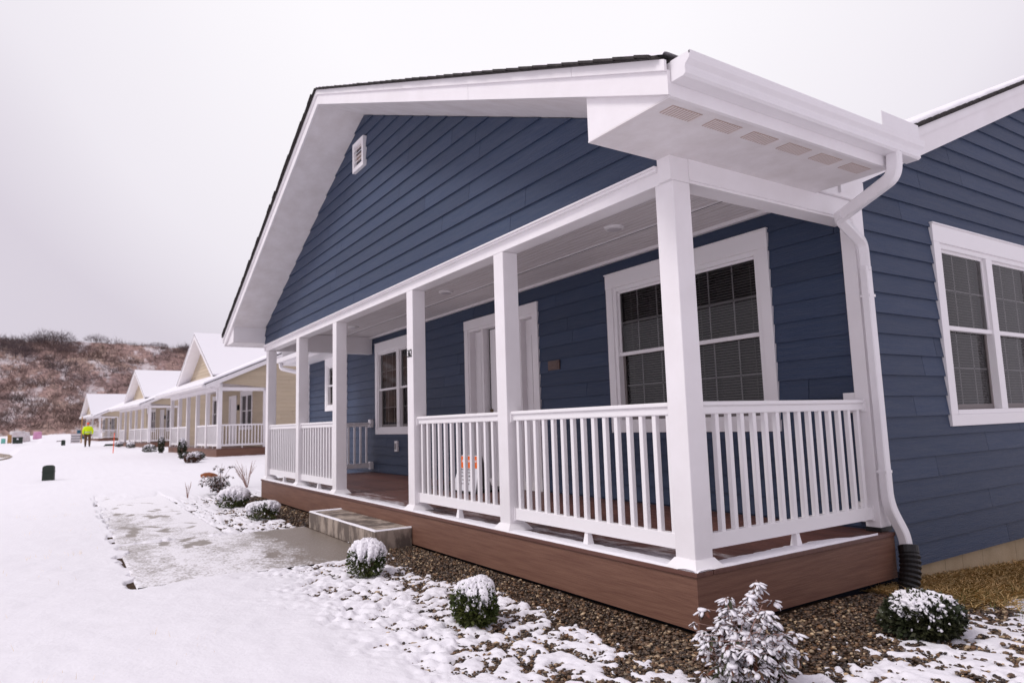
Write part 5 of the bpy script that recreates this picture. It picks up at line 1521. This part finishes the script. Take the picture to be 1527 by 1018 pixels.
def stack(name, label, x, y, w, d, h, m, seed, cat='stack', sag=.15, rz=1.57):
    rng = np.random.default_rng(seed)
    nx, ny, nz = 9, 7, 6
    bm_ = bmesh.new(); bmesh.ops.create_cube(bm_, size=1); bmesh.ops.subdivide_edges(bm_, edges=bm_.edges[:], cuts=5, use_grid_fill=True)
    for v in bm_.verts:
        q = v.co; top = max(0, q.z)
        q.x *= 1 - .25 * sag * max(0, q.z + .5); q.y *= 1 - .25 * sag * max(0, q.z + .5)
        q.z -= sag * .25 * (q.x * q.x + q.y * q.y) * (1 if q.z > .3 else 0)
        q.x += rng.normal(0, .018); q.y += rng.normal(0, .018); q.z += rng.normal(0, .015)
        v.co = Vector((q.x * w, q.y * d, (q.z + .5) * h))
    me = bpy.data.meshes.new(name); bm_.to_mesh(me); bm_.free()
    o_ = link(name, me, m, smooth=True); o_.location = (x, y, gz(x, y) - .1); o_.rotation_euler = (0, 0, rz)
    return tag(o_, label, cat)
def farpt(u, v, x):
    d = cf + cr * ((u - 763.5) / 1016.16) + cu * ((509 - v) / 1016.16); return CAM.y + d.y * (x - CAM.x) / d.x
stack('tarped_stack', 'big white tarp-covered stack behind the green transformer cabinet', -100, farpt(26, 650, -100), 1.6, 1.4, 1.35, M['tarp'], 1, sag=.5)
stack('tarped_stack', 'pale sloping wrapped stack to the right of the white tarped one', -103, farpt(38, 650, -103), 1.0, 1.2, 1.2, M['tarp'], 2, sag=.9)
stack('lumber_bundle', 'short orange-brown upright bundle left of the green transformer cabinet', -96, farpt(14.5, 650, -96), .38, .4, .95, M['wood'], 3, sag=.1)
stack('wrapped_pallet', 'pink plastic-wrapped pallet alone before the hill', -115, farpt(56, 648, -115), 1.0, 1.0, 1.05, M['pink'], 4, sag=.3)
stack('mint_container', 'small mint-green container at the far left edge', -96, farpt(5, 655, -96), .4, .4, .55, M['mint'], 5, 'container', sag=.1)
stack('teal_container', 'dark teal container standing behind the person in yellow', -100, farpt(121, 643, -100), .85, .8, 1.25, M['teal'], 6, 'container', sag=.02)
for k, u in enumerate((109.5, 115.5)):
    pt = empty('pallet_crate', ['white slatted crate farther left of the person in yellow', 'white slatted crate right beside the person in yellow'][k], 'crate', (-80, farpt(u, 655, -80), gz(-80, -2)), 1.5, 'white crates behind the person')
    b = MB()
    for z_ in (.0, .25, .5, .75): b.box(-.24, .24, -.25, -.22, z_, z_ + .12); b.box(-.24, .24, .22, .25, z_, z_ + .12)
    b.box(-.25, .25, -.25, .25, .86, .93); b.build('slats', M['tarp'], pt)
    b = MB(); b.box(-.2, .2, -.2, .2, 0, .8); b.build('load', M['grey'], pt)
stack('debris_heap', 'low dark debris heap in snow left of the middle tan house', -60, farpt(164, 663, -60), .9, .6, .25, M['greenbox'], 7, 'heap', sag=1.2)
stack('debris_heap', 'tiny dark debris lump in the far snow', -92, farpt(88, 653, -92), .6, .5, .18, M['bark'], 8, 'heap', sag=1.2)

# kerb along the street at the far left
def kerb():
    b = MB()
    pts = [(-30, -9.0), (-34.0, -5.5), (-36, -5.2), (-39, -5.15), (-43, -5.5), (-47, -6.2), (-53, -7.6)]
    for (a, c) in zip(pts[:-1], pts[1:]):
        A_, C_ = Vector((*a, 0)), Vector((*c, 0)); n = Vector((-(C_ - A_).y, (C_ - A_).x, 0)).normalized() * .08
        z0, z1 = gz(*a), gz(*c)
        b.hexa([tuple(A_ - n + Vector((0, 0, z0 - .2))), tuple(C_ - n + Vector((0, 0, z1 - .2))), tuple(C_ + n + Vector((0, 0, z1 - .2))), tuple(A_ + n + Vector((0, 0, z0 - .2))),
                tuple(A_ - n + Vector((0, 0, z0 + .05))), tuple(C_ - n + Vector((0, 0, z1 + .05))), tuple(C_ + n + Vector((0, 0, z1 + .05))), tuple(A_ + n + Vector((0, 0, z0 + .05)))])
    b.build('kerb', M['concrete'], props={'kind': 'structure'})
kerb()

# ------------------------------------------------------------------ person in hi-vis jacket, walking away
def skin_body(name, verts, edges, radii, m, parent, root=0, sub=2):
    me = bpy.data.meshes.new(name); me.from_pydata(verts, edges, [])
    o_ = bpy.data.objects.new(name, me); COL.objects.link(o_); o_.parent = parent
    s = o_.modifiers.new('skin', 'SKIN'); s.use_smooth_shade = True
    for i, r_ in enumerate(radii):
        sv = me.skin_vertices[0].data[i]; sv.radius = r_ if hasattr(r_, '__len__') else (r_, r_); sv.use_root = (i == root)
    u = o_.modifiers.new('sub', 'SUBSURF'); u.levels = sub; u.render_levels = sub
    me.materials.append(m); return o_
def person():
    X, Y = -58.0, -1.54
    p = empty('person', 'person in a yellow hi-vis jacket, orange hat and brown trousers walking away over the snow', 'person', (X, Y, gz(X, Y) + .03), math.radians(90), None)
    # local: facing +y (away), x right
    V = [(0, 0, .95), (0, .0, 1.12), (0, -.01, 1.32), (0, 0, 1.46), (0, .02, 1.56), (0, .03, 1.66), (0, .03, 1.75),
         (-.10, 0, .90), (-.12, .06, .50), (-.12, -.02, .10), (-.13, .12, .03),
         (.10, 0, .90), (.13, .0, .50), (.13, -.06, .10), (.14, .08, .03),
         (-.20, -.01, 1.42), (-.28, -.03, 1.16), (-.26, .07, .93), (-.25, .10, .84),
         (.20, -.01, 1.42), (.29, -.03, 1.16), (.27, .08, .93), (.26, .11, .84)]
    E = [(0, 1), (1, 2), (2, 3), (3, 4), (4, 5), (5, 6), (0, 7), (7, 8), (8, 9), (9, 10), (0, 11), (11, 12), (12, 13), (13, 14), (3, 15), (15, 16), (16, 17), (17, 18), (3, 19), (19, 20), (20, 21), (21, 22)]
    R_ = [(.15, .11), (.14, .10), (.17, .12), (.12, .09), .055, .088, .075, .095, .065, .045, .04, .095, .065, .045, .04, .065, .05, .04, .03, .065, .05, .04, .03]
    body = skin_body('person_body', V, E, R_, M['skin'], p)
    for s in (-1, 1):                                       # fingers
        for k in range(5):
            b = MB(); x0 = s * .255 + (k - 2) * .014 * s; b.tube([(x0, .105 + .004 * k, .83), (x0 + s * .004, .115, .79), (x0, .125, .765 + (.02 if k in (0, 4) else 0))], [.009, .008, .006], 6); b.build('finger', M['skin'], body)
    JV = [(0, 0, .86), (0, 0, 1.05), (0, -.01, 1.30), (0, 0, 1.45), (0, .015, 1.53), (-.21, -.01, 1.41), (-.30, -.03, 1.16), (-.27, .07, .92), (.21, -.01, 1.41), (.31, -.03, 1.16), (.28, .08, .92)]
    JE = [(0, 1), (1, 2), (2, 3), (3, 4), (3, 5), (5, 6), (6, 7), (3, 8), (8, 9), (9, 10)]
    jk = skin_body('jacket', JV, JE, [(.215, .165), (.215, .16), (.225, .17), (.17, .13), .085, .10, .08, .062, .10, .08, .062], M['hivis'], p)
    b = MB()
    def band(z0, z1, rx, ry):
        n = 26; vs = [(rx * math.cos(2 * math.pi * k / n), ry * math.sin(2 * math.pi * k / n), z) for z in (z0, z1) for k in range(n)]
        b.add(vs, [(k, (k + 1) % n, n + (k + 1) % n, n + k) for k in range(n)])
    band(1.05, 1.11, .232, .178); b.build('reflective_band', M['silver'], jk)
    TV = [(0, 0, .93), (-.11, 0, .86), (-.125, .06, .50), (-.125, -.02, .12), (.11, 0, .86), (.135, 0, .50), (.135, -.06, .12)]
    skin_body('trousers', TV, [(0, 1), (1, 2), (2, 3), (0, 4), (4, 5), (5, 6)], [(.17, .13), .12, .095, .078, .12, .095, .078], M['khaki'], p)
    for x0, y0 in ((-.125, -.02), (.135, -.06)):
        skin_body('boot', [(x0, y0 - .02, .17), (x0, y0, .05), (x0, y0 + .16, .04)], [(0, 1), (1, 2)], [.07, .065, .05], M['boot'], p)
    skin_body('hat', [(0, .03, 1.66), (0, .025, 1.74), (0, .02, 1.80)], [(0, 1), (1, 2)], [.108, .10, .05], M['stake'], p)
person()
